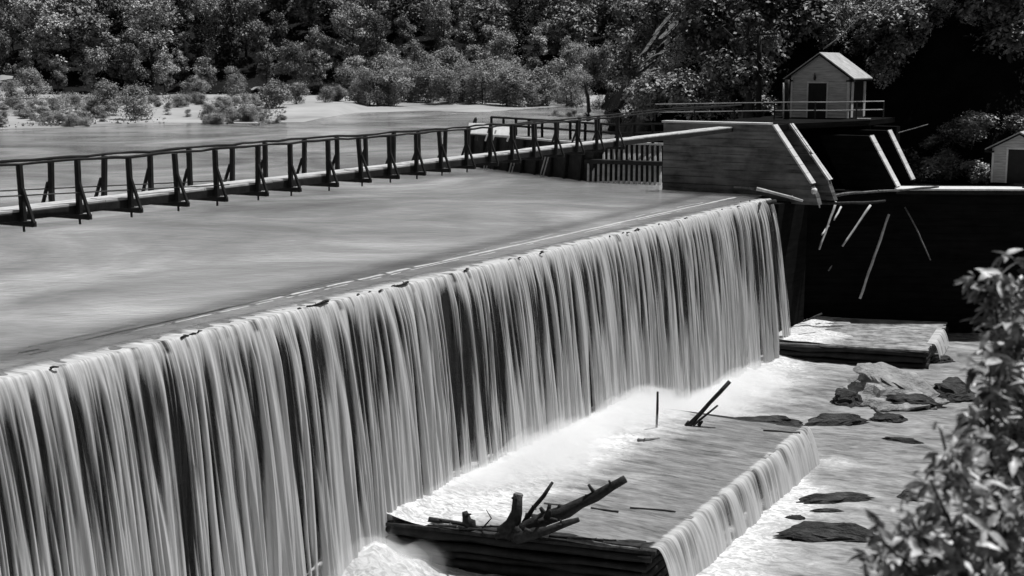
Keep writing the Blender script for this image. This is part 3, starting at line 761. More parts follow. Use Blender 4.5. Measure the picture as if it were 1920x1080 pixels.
def build_hut(corner, wid, dep, hw, ridge, label, door=(0.31, 0.62, 2.15), side_open=True, rails=True):
    """front wall runs back from the corner along -N, side wall along +U"""
    r = root('wooden_hut', corner - N * (wid / 2) + U * (dep / 2), label, 'hut', 'white wooden huts'); o = r.location
    z0 = corner.z
    def q(t, w, z): return corner - N * (wid - t) + U * w + Vector((0, 0, z))
    # body: four walls, siding as lapped boards
    b = MB(o); b.prism([q(0, 0, 0), q(wid, 0, 0), q(wid, 0, hw), q(wid / 2, 0, ridge), q(0, 0, hw)], U * dep); body = b.build('wall', 'white_paint', r)
    b = MB(o); z = 0.02; rn = random.Random(4)
    x0, x1, dz = door[0] * wid, door[1] * wid, door[2]
    while z < ridge - 0.15:
        hgt = 0.19; half = wid / 2 if z < hw else wid / 2 * (ridge - z - hgt) / (ridge - hw)
        segs = [(wid / 2 - half, wid / 2 + half)]
        if z < dz: segs = [(wid / 2 - half, x0 - .1), (x1 + .1, wid / 2 + half)]
        for (s0, s1) in segs:
            if s1 - s0 > .05: b.prism([q(s0, -0.004, z), q(s0, -0.055, z), q(s0, -0.008, z + hgt - .012), q(s0, -0.004, z + hgt - .012)], N * (s1 - s0))
        z += hgt
    b.build('siding', 'white_paint', r)
    b = MB(o); b.prism([q(x0, -0.03, 0), q(x1, -0.03, 0), q(x1, -0.03, dz), q(x0, -0.03, dz)], -U * 0.03); b.build('door', 'door_dark', r)
    b = MB(o)
    for s in (x0 - .06, x1 + .06): b.bar(q(s, -0.055, 0), q(s, -0.055, dz), .1, .04, up=tuple(U))
    b.bar(q(x0 - .12, -0.055, dz + .06), q(x1 + .12, -0.055, dz + .06), .1, .04, up=tuple(U)); b.build('door_frame', 'white_trim', r)
    for s in (0.06, wid - 0.06):
        b = MB(o); b.bar(q(s, -0.06, 0), q(s, -0.06, hw - .1), .12, .04, up=tuple(U)); b.build('corner_board', 'white_trim', r)
    if side_open:
        b = MB(o); b.prism([q(wid + .01, .2, .05), q(wid + .01, dep - .12, .05), q(wid + .01, dep - .12, hw - .2), q(wid + .01, .2, hw - .2)], N * 0.03); b.build('side_doorway', 'door_dark', r)  # flat dark panel painted where the unlit opening would be
        for w in (0.5, dep - 0.25):
            b = MB(o); b.bar(q(wid + .06, w, 0.05), q(wid + .06, w, hw - .12), .42, .05, up=tuple(N)); b.build('jamb_board', 'white_trim', r)
        b = MB(o); b.bar(q(wid + .06, .72, hw - .17), q(wid + .06, dep - .47, hw - .17), .05, .1); b.build('head_board', 'white_trim', r)
    ov, oh = 0.38, 0.32; sl = (ridge - hw) / (wid / 2)
    for sg in (0, 1):
        b = MB(o)
        e = wid + ov if sg else -ov; ze = hw - ov * sl
        b.prism([q(wid / 2, -oh, ridge + .05), q(e, -oh, ze + .05), q(e, -oh, ze + .12), q(wid / 2, -oh, ridge + .12)], U * (dep + 2 * oh)); rf = b.build('roof', 'roof_tin', r)
        b = MB(o); b.prism([q(wid / 2, -oh - .03, ridge - .08), q(e, -oh - .03, ze - .08), q(e, -oh - .03, ze + .04), q(wid / 2, -oh - .03, ridge + .04)], U * .04); b.build('barge_board', 'timber_dark', rf)
        b = MB(o); b.bar(q(e - (.06 if sg else -.06), -oh, ze - .02), q(e - (.06 if sg else -.06), dep + oh, ze - .02), .06, .14); b.build('fascia', 'timber_dark', rf)
        b = MB(o); t0 = wid + ov - .5 if sg else -ov; b.prism([q(t0, -oh, ze - .1), q(t0 + .5, -oh, ze - .1), q(t0 + .5, -oh, ze + .0), q(t0, -oh, ze + .0)], U * oh); b.build('eave_return', 'timber_dark', rf)
    return r
h1 = build_hut(HUT, 3.75, 3.3, 2.62, 3.95, 'white weatherboard hut with dark door on the platform above the pier')
b = MB(h1.location); c = HUT - N * 2.2 - U * .1
b.tube([c + Vector((0, 0, 2.35)), c + Vector((0, -.05, 2.5)), c + Vector((0, 0, 2.8))], [.06, .09, .03], 6); b.build('wall_lamp', 'iron', h1)
build_headworks()
h2c = D(1960, 345, 78.5); h2c.z = 0.15
build_hut(h2c, 3.1, 2.6, 2.1, 2.95, 'low pale boarded hut at the end of the white walkway', (0.3, 0.85, 2.0), False)

def build_right_wall():
    r = root('retaining_wall', (22, 77.5, RIVER_Z), 'tall black retaining wall right of the falls, pale poles against it', 'wall'); o = r.location
    pl = [dam(LEN + 0.35, -0.6, 0), dam(LEN + .8, 0.3, 0), Vector((16.6, 74.6, 0)), Vector((17.2, 77.4, 0)), Vector((22.3, 77.7, 0)), Vector((27, 77.2, 0)), Vector((50, 76.5, 0)), Vector((50, 84, 0)), Vector((17, 88, 0)), Vector((11, 79, 0))]
    b = MB(o); poly = [Vector((p.x, p.y, -10)) for p in pl]; b.prism(poly, (0, 0, 9.72)); b.build('wall', 'concrete_dark', r)
    a, e = P(1680, 344, 0.0), D(1990, 356, 76.3)
    w = root('walkway', (28, 77.3, 0), 'bright white plank walkway along the top of the black wall', 'walkway'); o = w.location
    rn = random.Random(8)
    b = MB(o); x = 22.2
    while x < 34:
        l = rn.uniform(2.5, 4); b.bar((x, 77.55 - (x - 22) * .03, .02), (min(x + l, 34.2) - .02, 77.5 - (x + l - 22) * .03, .02 + rn.uniform(-.01, .01)), 1.8, .1); x += l
    b.build('deck', 'white_trim', w)
    b = MB(o); b.bar((22.2, 76.93, -.16), (34.2, 76.55, -.2), .1, .2); b.build('edge_beam', 'timber_dark', w)
    b = MB(o); b.bar((29.6, 77.2, .1), (31.2, 77.15, .1), .2, .06); b.build('batten', 'timber_dark', w)
build_right_wall()

# ------------------------------------------------------------------ poles, sticks, driftwood
def stick(name, pts, rad, mat, label, cat='pole', group=None, knots=0, seed=1, n=7):
    pts = [Vector(p) for p in pts]; o = pts[0]
    rn = random.Random(seed); full = []
    for p, q in zip(pts, pts[1:]):
        m = max(2, int((q - p).length / 0.5))
        for k in range(m): full.append(p.lerp(q, k / m))
    full.append(pts[-1])
    rr = [rad[0] + (rad[1] - rad[0]) * k / (len(full) - 1) for k in range(len(full))]
    full = [p + Vector((rn.uniform(-1, 1), rn.uniform(-1, 1), rn.uniform(-1, 1))) * r * .3 for p, r in zip(full, rr)]
    rr = [r * rn.uniform(.85, 1.12) for r in rr]
    b = MB(o); b.tube(full, rr, n, .1, seed)
    for k in range(knots):
        i = rn.randrange(1, len(full) - 1); dv = Vector((rn.uniform(-1, 1), rn.uniform(-1, .3), rn.uniform(0, 1))).normalized()
        b.tube([full[i], full[i] + dv * rr[i] * rn.uniform(1.4, 2.6)], [rr[i] * .45, rr[i] * .25], 5)
    ob = b.build(name, mat, None, True); ob.location = o
    return tag(ob, label, cat, group)
g = 'pale poles against the black wall'
WY = 76.6
for k, (a, e, rr, lab) in enumerate((((1568, 378), (1536, 468), .075, 'long pale pole, leftmost against the black wall'),
        ((1577, 388), (1564, 412), .06, 'short pale stub beside the leftmost wall pole'),
        ((1553, 424), (1541, 440), .06, 'broken pale piece under the leftmost wall pole'),
        ((1632, 385), (1579, 462), .07, 'pale pole slanting down left across the middle of the black wall'),
        ((1667, 402), (1612, 560), .085, 'longest bright pole standing steeply against the black wall'),
        ((1697, 388), (1745, 488), .05, 'thin dim pole slanting down right on the black wall'))):
    z0, z1 = D(*a, WY), D(*e, WY - 1.2)
    mid = z0.lerp(z1, .5) + Vector((.03, 0, .04))
    stick('pole', [z0, mid, z1], (rr, rr * .8), 'pale_wood' if k != 5 else 'mid_wood', lab, 'pole', g, 0, k + 3)
stick('driftwood_stick', [D(1553, 508, 76.4), D(1560, 498, 76.5)], (.05, .04), 'mid_wood', 'tiny grey stick end low on the black wall', 'driftwood', 'driftwood', 0, 5)
# debris at the crest end
stick('driftwood_log', [D(1418, 354, 71.6), D(1460, 364, 71.4), D(1505, 377, 71.2)], (.1, .07), 'pale_wood', 'thin pale log lying across the dam end by the pier', 'driftwood', 'driftwood', 2, 6)
stick('driftwood_log', [D(1368, 385, 69.2), D(1405, 383, 70.0), D(1455, 379, 70.8)], (.11, .13), 'black_wood', 'black log lodged along the crest at the far end of the falls', 'driftwood', 'driftwood', 2, 7)
stick('driftwood_stick', [D(1426, 380, 69.4), D(1404, 432, 68.6)], (.08, .1), 'black_wood', 'black stick hanging over the far end of the falls', 'driftwood', 'driftwood', 0, 8)
stick('driftwood_log', [D(1376, 350, 73.2), D(1398, 352, 73), D(1420, 356, 72.6)], (.06, .08), 'mid_wood', 'short grey log against the pier foot in the reservoir', 'driftwood', 'driftwood', 1, 9)
stick('driftwood_log', [D(1530, 372, 75.2), D(1600, 362, 75.6), D(1680, 357, 76.2), D(1760, 350, 76.4)], (.09, .06), 'mid_wood', 'long thin log lying along the wall top below the walkway', 'driftwood', 'driftwood', 2, 10)
stick('driftwood_log', [D(1520, 381, 74.2), D(1600, 381, 75.2), D(1660, 377, 75.8)], (.1, .07), 'black_wood', 'dark level log on the wall top above the pale poles', 'driftwood', 'driftwood', 2, 11)
stick('driftwood_stick', [D(1534, 362, 74.4), D(1537, 390, 74.2)], (.05, .04), 'pale_wood', 'short upright pale stick at the wall corner under the piers', 'driftwood', 'driftwood', 0, 12)
stick('driftwood_stick', [D(1506, 603, 71.3), D(1541, 588, 72.2)], (.05, .05), 'black_wood', 'black stick lying in foam on the small far crib', 'driftwood', 'driftwood', 0, 13)
# crest snags
for k, (px, py, lab) in enumerate(((598, 571, 'dark snag of twigs on the crest above the middle falls, nearer of two'), (735, 534, 'dark snag of twigs on the crest above the middle falls, farther of two'))):
    p = P(px, py, 0.0); a, d_ = dam_ad(p)
    stick('snag', [dam(a - .4, -.1, .03), dam(a - .1, .0, .06), dam(a + .3, -.05, .09)], (.03, .045), 'black_wood', lab, 'driftwood', 'driftwood', 5, 30 + k)
rn_ = random.Random(19)
for k in range(26):
    a = rn_.uniform(1, LEN - 1); l = rn_.uniform(.12, .4); d0 = rn_.uniform(-.12, .03); an0 = rn_.uniform(-.7, .7)
    stick('twig', [dam(a, d0, .02), dam(a + l * .5 * math.cos(an0), d0 + l * .5 * math.sin(an0), .05), dam(a + l * math.cos(an0), d0 + l * math.sin(an0) * .6, .03)], (.035, .015), 'black_wood', 'small dark twig caught on the lip of the falls', 'driftwood', 'twigs along the crest', 1, 300 + k)
# the pile on the near edge of the lower crib
an = LC[0]
def on_deck(px, py): return P(px, py, DECK_Z + 0.05)
base = on_deck(975, 1002)
def big_log():
    e = D(1174, 899, base.y - 0.6)
    stick('driftwood_log', [base + Vector((-.25, 0, -.02)), base.lerp(e, .45) + Vector((0, 0, -.05)), e], (.24, .13), 'black_wood', 'thickest knotted log slanting up right from the driftwood pile', 'driftwood', 'driftwood', 14, 40, 9)
    e = D(1084, 973, base.y - 1.0); stick('driftwood_log', [base + Vector((-.1, -.3, 0)), base.lerp(e, .5) + Vector((0, -.3, -.02)), e], (.2, .08), 'black_wood', 'short pointed log lying below the thickest log', 'driftwood', 'driftwood', 5, 41, 8)
    e = D(1037, 904, base.y + .3); stick('driftwood_stick', [base + Vector((.1, .2, .3)), e], (.1, .05), 'black_wood', 'slim stick leaning right behind the upright stump', 'driftwood', 'driftwood', 2, 42)
    p = on_deck(965, 1000); r = root('tree_stump', p, 'upright snapped stump in the middle of the driftwood pile', 'stump', 'driftwood')
    b = MB(p); t = D(972, 927, p.y); b.tube([p + Vector((-.32, 0, -.05)), p + Vector((-.05, 0, .3)), p.lerp(t, .55), t], [.3, .24, .17, .15], 10, .15, 3); b.build('trunk', 'black_wood', r, True)
    b = MB(p); b.tube([t + Vector((0, 0, -.03)), t + Vector((.01, 0, .025))], [.15, .12], 10, .1, 3); b.build('cut_top', 'mid_wood', r)
    b = MB(p); b.tube([t + Vector((-.1, 0, -.12)), t + Vector((-.2, -.05, -.1))], [.06, .03], 6); b.build('broken_twig', 'black_wood', r, True)
    for e_, z_, ra in ((Vector((.4, -.3, .02)), .2, .18), (Vector((-.6, -.2, -.05)), .15, .16)):
        b = MB(p); b.tube([p + Vector((0, -.1, z_)), p + e_], [ra, ra * .5], 8); b.build('root', 'black_wood', r, True)
    p = on_deck(880, 990); t = D(871, 959, p.y)
    stick('tree_stump', [p + Vector((.12, 0, -.05)), p.lerp(t, .5), t], (.2, .09), 'black_wood', 'small pointed stump left of the driftwood pile', 'stump', 'driftwood', 1, 43, 9)
    stick('driftwood_log', [on_deck(985, 967), on_deck(1040, 968), on_deck(1052, 972)], (.08, .06), 'black_wood', 'short level stick behind the driftwood pile stump', 'driftwood', 'driftwood', 1, 44)
    stick('driftwood_log', [on_deck(1030, 1004), on_deck(1075, 1007), on_deck(1102, 1012)], (.06, .05), 'black_wood', 'low strip of driftwood right of the pile on the crib edge', 'driftwood', 'driftwood', 2, 45)
    stick('driftwood_log', [on_deck(1062, 1012), on_deck(1130, 1022), on_deck(1200, 1030)], (.05, .04), 'mid_wood', 'thin pale batten along the near crib edge', 'driftwood', 'driftwood', 1, 46)
    stick('driftwood_log', [on_deck(805, 975), on_deck(860, 980), on_deck(905, 993)], (.1, .05), 'black_wood', 'flat dark log in foam at the left end of the crib', 'driftwood', 'driftwood', 2, 47)
    stick('driftwood_stick', [on_deck(1108, 953), on_deck(1135, 957), on_deck(1160, 960)], (.05, .04), 'black_wood', 'short floating stick in the middle of the apron', 'driftwood', 'driftwood', 0, 48)
    stick('driftwood_stick', [on_deck(1182, 952), on_deck(1225, 955), on_deck(1266, 960)], (.045, .04), 'black_wood', 'straight floating stick near the spill edge of the apron', 'driftwood', 'driftwood', 0, 49)
    stick('driftwood_stick', [on_deck(1020, 944), on_deck(1060, 948), on_deck(1088, 946)], (.035, .03), 'mid_wood', 'faint floating twig under the thickest log tip', 'driftwood', 'driftwood', 0, 50)
    stick('driftwood_stick', [P(905, 990, DECK_Z + .1), D(921, 972, base.y), D(912, 956, base.y)], (.025, .012), 'black_wood', 'fine curved twig left of the upright stump', 'driftwood', 'driftwood', 0, 51)
big_log()
def edge_debris():
    rn = random.Random(66); dam_ = lambda a_, d_, z_: cd(LC, a_, d_, z_)
    for k in range(9):
        d = rn.uniform(2.2, 8.4); a = LC[0] + rn.uniform(.0, .25); l = rn.uniform(.5, 1.4); an_ = rn.uniform(-.25, .25)
        p = dam_(a, d, DECK_Z + .06); q = dam_(a + l * math.sin(an_), d + l * math.cos(an_), DECK_Z + .04 + rn.uniform(0, .12))
        stick('driftwood_scrap', [p, p.lerp(q, .5) + Vector((0, 0, rn.uniform(0, .05))), q], (rn.uniform(.03, .07), rn.uniform(.02, .05)), 'black_wood' if k % 3 else 'mid_wood', 'loose scrap of wood along the near edge of the large crib', 'driftwood', 'wood scraps on the crib edge', 2, 200 + k)
edge_debris()
# sticks farther up the apron
f = on_deck(1292, 797)
stick('driftwood_stick', [f, D(1369, 714, f.y)], (.1, .08), 'black_wood', 'longest black pole slanting up out of the foam at the apron end', 'driftwood', 'driftwood', 0, 60)
stick('driftwood_stick', [f + Vector((.15, -.1, 0)), D(1346, 760, f.y - .2)], (.06, .04), 'black_wood', 'thinner slanting stick below the long apron pole', 'driftwood', 'driftwood', 0, 61)
stick('driftwood_stick', [f + Vector((.35, -.1, -.03)), D(1318, 789, f.y - .1)], (.07, .05), 'black_wood', 'stubby stick at the foot of the long apron pole', 'driftwood', 'driftwood', 0, 62)
stick('driftwood_stick', [f + Vector((-.1, 0, -.05)), D(1291, 788, f.y)], (.09, .03), 'black_wood', 'dark nub left of the foot of the long apron pole', 'driftwood', 'driftwood', 0, 63)
p = on_deck(1231, 802)
stick('pole', [p, D(1233, 735, p.y)], (.05, .045), 'black_wood', 'thin upright pole standing alone in the foam', 'pole', None, 0, 64)
stick('driftwood_log', [on_deck(1196, 827), on_deck(1215, 826), on_deck(1236, 822)], (.1, .04), 'mid_wood', 'small grey snag in white foam below the upright pole', 'driftwood', 'driftwood', 2, 65)
stick('driftwood_log', [on_deck(1432, 807), on_deck(1470, 811), on_deck(1500, 812)], (.05, .05), 'black_wood', 'dark stick near the far corner of the apron', 'driftwood', 'driftwood', 0, 66)

# ------------------------------------------------------------------ rocks
def rock(name, px0, px1, pyb, hpx, label, mat='rock', depth=1.0, seed=1, z=RIVER_Z, top=None, tilt=0.0):
    """angular slab whose water line runs between px0 and px1 at pyb and which stands hpx pixels high"""
    a, e = P(px0, pyb, z), P(px1, pyb + tilt, z); c = (a + e) / 2; L = (e - a).length * 1.06; hh = hpx / F * c.y * 0.95; depth *= 0.72
    ax = (e - a).normalized(); ay = Vector((-ax.y, ax.x, 0)); rn = random.Random(seed * 13)
    bm = bmesh.new(); NS = 44; rings = []; ztot = hh; lay = 3 if hpx > 18 else 2
    off = Vector((0, 0)); sc = 1.0; levels = [(-0.5, 1.06)]
    for k in range(lay):
        z0_ = k / lay; z1_ = (k + 1) / lay * (1 if k < lay - 1 else .92)
        levels += [(z0_ + .04, sc), (z1_ - .05, sc * .985)]; sc *= rn.uniform(.72, .9)
        levels += [(z1_, sc * 1.03)]
    for li, (zl, sc_) in enumerate(levels):
        ring = []; lk = (li + 1) // 3
        ox, oy = (.1 * lk * math.sin(seed * 3 + lk), .12 * lk)
        for q in range(NS):
            th = 2 * math.pi * q / NS; cx, cy = math.cos(th), math.sin(th)
            rr = 1 + .34 * mn.noise(Vector((cx * 1.3 + seed * 5, cy * 1.3, lk * .9))) + .26 * mn.noise(Vector((cx * 3.5 + seed, cy * 4, lk * 1.7))) + .09 * (mn.cell(Vector((q * .33 + seed, lk, 0))) - .5)
            x_, y_ = (cx * rr * sc_ + ox), (cy * rr * sc_ + oy)
            zt = zl * hh * (1 + .35 * mn.noise(Vector((x_ * 1.2 + seed, y_ * 1.2, 3))) if zl > 0 else 1) + (.12 * hh * mn.noise(Vector((x_ * 4, y_ * 4, seed)))) + zl * hh * .25 * y_
            if abs(x_) > .5: zt *= 1 - .55 * sm(.5, 1.1, abs(x_)) if zl > 0 else 1
            ring.append(bm.verts.new(ax * (x_ * L / 2) + ay * (y_ * depth) + Vector((0, 0, zt))))
        rings.append(ring)
    for r0_, r1_ in zip(rings, rings[1:]):
        for q in range(NS): bm.faces.new((r0_[q], r0_[(q + 1) % NS], r1_[(q + 1) % NS], r1_[q]))
    ctr = sum((v.co for v in rings[-1]), Vector()) / NS; cv = bm.verts.new(ctr + Vector((0, 0, .05 * hh)))
    for q in range(NS): bm.faces.new((rings[-1][q], rings[-1][(q + 1) % NS], cv))
    me = bpy.data.meshes.new(name); bm.to_mesh(me); bm.free()
    o = link(name, me, mat); o.location = c + ay * depth * 0.55 - Vector((0, 0, 0.04))
    return tag(o, label, 'rock', 'rocks in the river below')
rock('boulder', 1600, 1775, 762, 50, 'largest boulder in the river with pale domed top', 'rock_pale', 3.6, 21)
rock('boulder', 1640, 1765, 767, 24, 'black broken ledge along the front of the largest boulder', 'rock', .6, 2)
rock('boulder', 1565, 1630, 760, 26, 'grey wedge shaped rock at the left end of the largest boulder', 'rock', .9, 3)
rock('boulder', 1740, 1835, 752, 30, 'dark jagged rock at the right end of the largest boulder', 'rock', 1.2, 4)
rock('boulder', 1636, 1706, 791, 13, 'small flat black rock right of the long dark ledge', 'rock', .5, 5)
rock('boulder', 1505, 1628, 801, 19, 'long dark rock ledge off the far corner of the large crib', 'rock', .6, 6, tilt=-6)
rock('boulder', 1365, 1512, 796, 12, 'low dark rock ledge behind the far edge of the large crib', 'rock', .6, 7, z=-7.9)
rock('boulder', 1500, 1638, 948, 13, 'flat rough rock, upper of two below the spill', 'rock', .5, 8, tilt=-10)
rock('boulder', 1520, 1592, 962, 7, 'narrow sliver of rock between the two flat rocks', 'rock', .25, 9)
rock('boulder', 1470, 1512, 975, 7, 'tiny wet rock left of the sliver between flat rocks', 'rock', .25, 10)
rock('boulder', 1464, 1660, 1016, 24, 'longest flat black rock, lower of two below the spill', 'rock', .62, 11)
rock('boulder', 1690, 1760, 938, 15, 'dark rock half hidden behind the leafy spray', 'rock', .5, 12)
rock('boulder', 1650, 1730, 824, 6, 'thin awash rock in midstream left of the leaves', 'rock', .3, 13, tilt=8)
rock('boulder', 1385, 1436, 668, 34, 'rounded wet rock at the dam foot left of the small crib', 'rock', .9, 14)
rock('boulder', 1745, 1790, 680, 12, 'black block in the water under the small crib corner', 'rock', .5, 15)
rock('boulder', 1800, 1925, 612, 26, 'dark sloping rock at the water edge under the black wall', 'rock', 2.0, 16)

# ------------------------------------------------------------------ trees
def leaf_mesh(name, blobs, n, size, mat, up=0.55, seed=1, flat=1.0):
    """many small leaf clumps spread through a crown made of uneven lobes"""
    rg = np.random.default_rng(seed); bl = np.array(blobs, dtype=float)      # x y z rx ry rz
    wgt = bl[:, 3] * bl[:, 4] + 1e-6; wgt = wgt / wgt.sum()
    k = rg.choice(len(bl), n, p=wgt); d = rg.normal(size=(n, 3)); d /= np.linalg.norm(d, axis=1)[:, None]
    r = rg.uniform(0.2, 1.0, n) ** 0.55 + rg.exponential(0.16, n)
    c = bl[k, :3] + d * bl[k, 3:6] * r[:, None]
    nrm = d * 0.8 + rg.normal(size=(n, 3)) * 0.55; nrm[:, 2] += up; nrm /= np.linalg.norm(nrm, axis=1)[:, None]
    t = np.cross(nrm, rg.normal(size=(n, 3))); t /= np.linalg.norm(t, axis=1)[:, None]; bt = np.cross(nrm, t)
    s = size * rg.uniform(0.5, 1.3, n)[:, None]
    asp = rg.uniform(0.45, 0.8, n)[:, None]
    v = np.stack([c - t * s, c + bt * s * asp + nrm * s * .15, c + t * s, c - bt * s * asp + nrm * s * .12], axis=1).reshape(-1, 3)
    me = bpy.data.meshes.new(name); me.vertices.add(len(v)); me.vertices.foreach_set('co', v.ravel())
    me.loops.add(n * 4); me.loops.foreach_set('vertex_index', np.arange(n * 4, dtype=np.int32))
    me.polygons.add(n); me.polygons.foreach_set('loop_start', np.arange(0, n * 4, 4, dtype=np.int32)); me.polygons.foreach_set('loop_total', np.full(n, 4, dtype=np.int32))
    me.update(); me.validate(); me.materials.append(M[mat]); return me
def trunk_mesh(h, r, limbs, seed, mat='bark', lean=0.0):
    rn = random.Random(seed); b = MB()
    pts = [Vector((0, 0, -0.6)), Vector((rn.uniform(-.2, .2), rn.uniform(-.2, .2), h * .35)), Vector((lean * h * .5 + rn.uniform(-.3, .3), rn.uniform(-.3, .3), h * .7)), Vector((lean * h, 0, h))]
    b.tube(pts, [r * 1.25, r, r * .6, r * .2], 7)
    for k in range(limbs):
        z = h * rn.uniform(.35, .85); q = rn.uniform(0, 6.28); l = h * rn.uniform(.2, .38); s = Vector((lean * z, 0, z))
        b.tube([s, s + Vector((math.cos(q) * l * .6, math.sin(q) * l * .6, l * .35)), s + Vector((math.cos(q) * l, math.sin(q) * l, l * .75))], [r * .45, r * .3, r * .08], 5)
    me = bpy.data.meshes.new('trunk'); me.from_pydata(b.v, [], b.f); me.update(); me.materials.append(M[mat]); return me
def broad_blobs(h, w, seed, n=12, low=.28):
    rn = random.Random(seed); out = []
    for k in range(n):
        z = h * rn.uniform(low, .9); f = 1 - abs((z / h - .5)) ** 1.5 * 1.5; q = rn.uniform(0, 6.28); rr = w * .5 * f * rn.uniform(.2, .8)
        s = w * rn.uniform(.11, .23); out.append((math.cos(q) * rr, math.sin(q) * rr, z, s, s, s * rn.uniform(.6, .9)))
    out.append((0, 0, h * .86, w * .16, w * .16, h * .1)); return out
def cone_blobs(h, w, seed):
    rn = random.Random(seed); out = []
    for k in range(16):
        z = h * (.12 + .85 * k / 15); s = w * .5 * (1 - k / 16.5); q = rn.uniform(0, 6.28)
        out.append((math.cos(q) * s * .4, math.sin(q) * s * .4, z, s * .75 + .15, s * .75 + .15, h * .05))
    return out
def proto(kind, h, w, n, size, mat, seed, limbs=5):
    bl = cone_blobs(h, w, seed) if kind == 'cone' else broad_blobs(h, w, seed, 20 if kind == 'broad' else 18, .12 if kind == 'bush' else .2)
    return leaf_mesh('crown', bl, n, size, mat, 1.15, seed), trunk_mesh(h * .8, h * .022, limbs, seed)
def plant(name, pr, loc, sc, rz, label, cat, group, sz=1.0):
    r = root(name, loc, label, cat, group, rz); r.scale = (sc, sc, sc * sz)
    for nm, me in (('crown', pr[0]), ('trunk', pr[1])):
        o = bpy.data.objects.new(nm, me); COL.objects.link(o); o.parent = r
    return r
FAR = [proto('broad', (11, 13, 9, 12, 10, 14)[k], (9, 7, 10, 8, 6.5, 9)[k], (4600, 5600, 4000, 5000, 3200, 6000)[k], (.3, .23, .34, .26, .24, .21)[k], 'leaf_far', 100 + k) for k in range(6)] + [proto('cone', 20, 7, 3400, .34, 'leaf_conifer', 120 + k) for k in range(2)]
def far_forest():
    rn = random.Random(77); n = 0; y = 300.0
    while y < 398:
        span0, span1 = -0.40 * y - 4, 0.135 * y + 6; x = span0 + rn.uniform(0, 5)
        while x < span1:
            yy = y + rn.uniform(-4, 4); xx = x
            k = rn.randrange(6) if rn.random() < .80 or y < 308 else 6 + rn.randrange(2)
            sc = rn.choice((rn.uniform(.6, .9), rn.uniform(.8, 1.2), rn.uniform(1.1, 1.5))) if y > 308 else rn.uniform(.55, .9)
            conif = k >= 6
            plant('conifer_tree' if conif else 'broadleaf_tree', FAR[k], (xx, yy, bank_z(xx, yy) + .2), sc, rn.uniform(0, 6.28),
                  'tall dark pointed tree among the rounded crowns on the far wooded hillside' if conif else 'round crowned tree on the wooded hillside across the river', 'tree', 'conifers on the far hillside' if conif else 'broadleaf trees on the far hillside', rn.uniform(.9, 1.2))
            n += 1; x += rn.uniform(4.8, 8.6)
        y += 12.0
    return n
NT = far_forest()
BUSH = [proto('bush', 5, 5.8, 5200, (.13, .16, .11, .14)[k], 'leaf_willow', 200 + k, 6) for k in range(4)]
def bushes():
    rn = random.Random(5)
    def put(px, py, hpx, lab, grp, cat='bush', z=None, name='willow_bush', sq=1.0, z0=0.7):
        c = P(px, py, z0); c.z = bank_z(c.x, c.y) - .1
        s = hpx / F * c.y / 4.9
        plant(name, BUSH[rn.randrange(4)], c, s, rn.uniform(0, 6.28), lab, cat, grp, sq)
    for i in range(34):                         # long willow band by the bank
        put(610 + i * 14.5 + rn.uniform(-6, 6), 194 + rn.uniform(-5, 2) - (3 if i > 28 else 0), rn.uniform(40, 72) if i > 2 else 32, 'leafy willow in the long thicket on the far river bank', 'willows in the bank thicket')
    for i in range(15):
        put(690 + i * 30 + rn.uniform(-8, 8), 178 + rn.uniform(-3, 3), rn.uniform(55, 78), 'leafy willow in the long thicket on the far river bank', 'willows in the bank thicket')
    for i in range(18):
        put(840 + i * 17 + rn.uniform(-8, 8), 166 + rn.uniform(-3, 3), rn.uniform(70, 100), 'tall willow behind the bank thicket at the forest foot', 'tall willows behind the thicket', sq=1.1)
    for px, py, h, lab in ((205, 213, 58, 'large round bush on the sand bank, left of the pair standing together'), (252, 216, 62, 'large round bush on the sand bank, right of the pair standing together'),
                           (365, 190, 48, 'middling bush at the forest edge left of centre on the sand bank'), (440, 186, 44, 'lone rounded bush between the middling bush and the dark pair'),
                           (515, 204, 56, 'darkest bush on the sand bank, its foot in a black shadow'), (556, 200, 42, 'smaller bush right of the darkest sand bank bush'),
                           (62, 186, 56, 'tall bush at the far left of the sand bank by the forest edge'), (22, 190, 38, 'low bush at the picture edge left of the tall sand bank bush')):
        put(px, py, h, lab, 'single bushes on the sand bank')
    for i in range(30):
        put(-10 + i * 7 + rn.uniform(-4, 4), 229 + rn.uniform(-26, 6), rn.uniform(18, 36), 'low scrub clump along the left end of the sand bank', 'scrub clumps at the left of the bank', name='scrub_clump', sq=.8, z0=.3)
    for i in range(22):
        put(385 + i * 7 + rn.uniform(-4, 4), 232 + rn.uniform(-12, 2), rn.uniform(20, 42) if i < 15 else 14, 'low scrub clump on the spit reaching into the river', 'scrub clumps on the river spit', name='scrub_clump', sq=.8, z0=.1)
    for i in range(26):
        put(265 + i * 9 + rn.uniform(-6, 6), 208 + rn.uniform(-14, 8), rn.uniform(14, 30), 'low pale scrub on the open sand behind the spit', 'scrub clumps behind the spit', name='scrub_clump', sq=.8, z0=.7)
    for i in range(7):
        put(1030 + i * 12 + rn.uniform(-4, 4), 216 + rn.uniform(-3, 2), rn.uniform(10, 20), 'small bush on the far shore just above the intake railing', 'shore bushes by the intake', name='scrub_clump', z0=.2)
bushes()
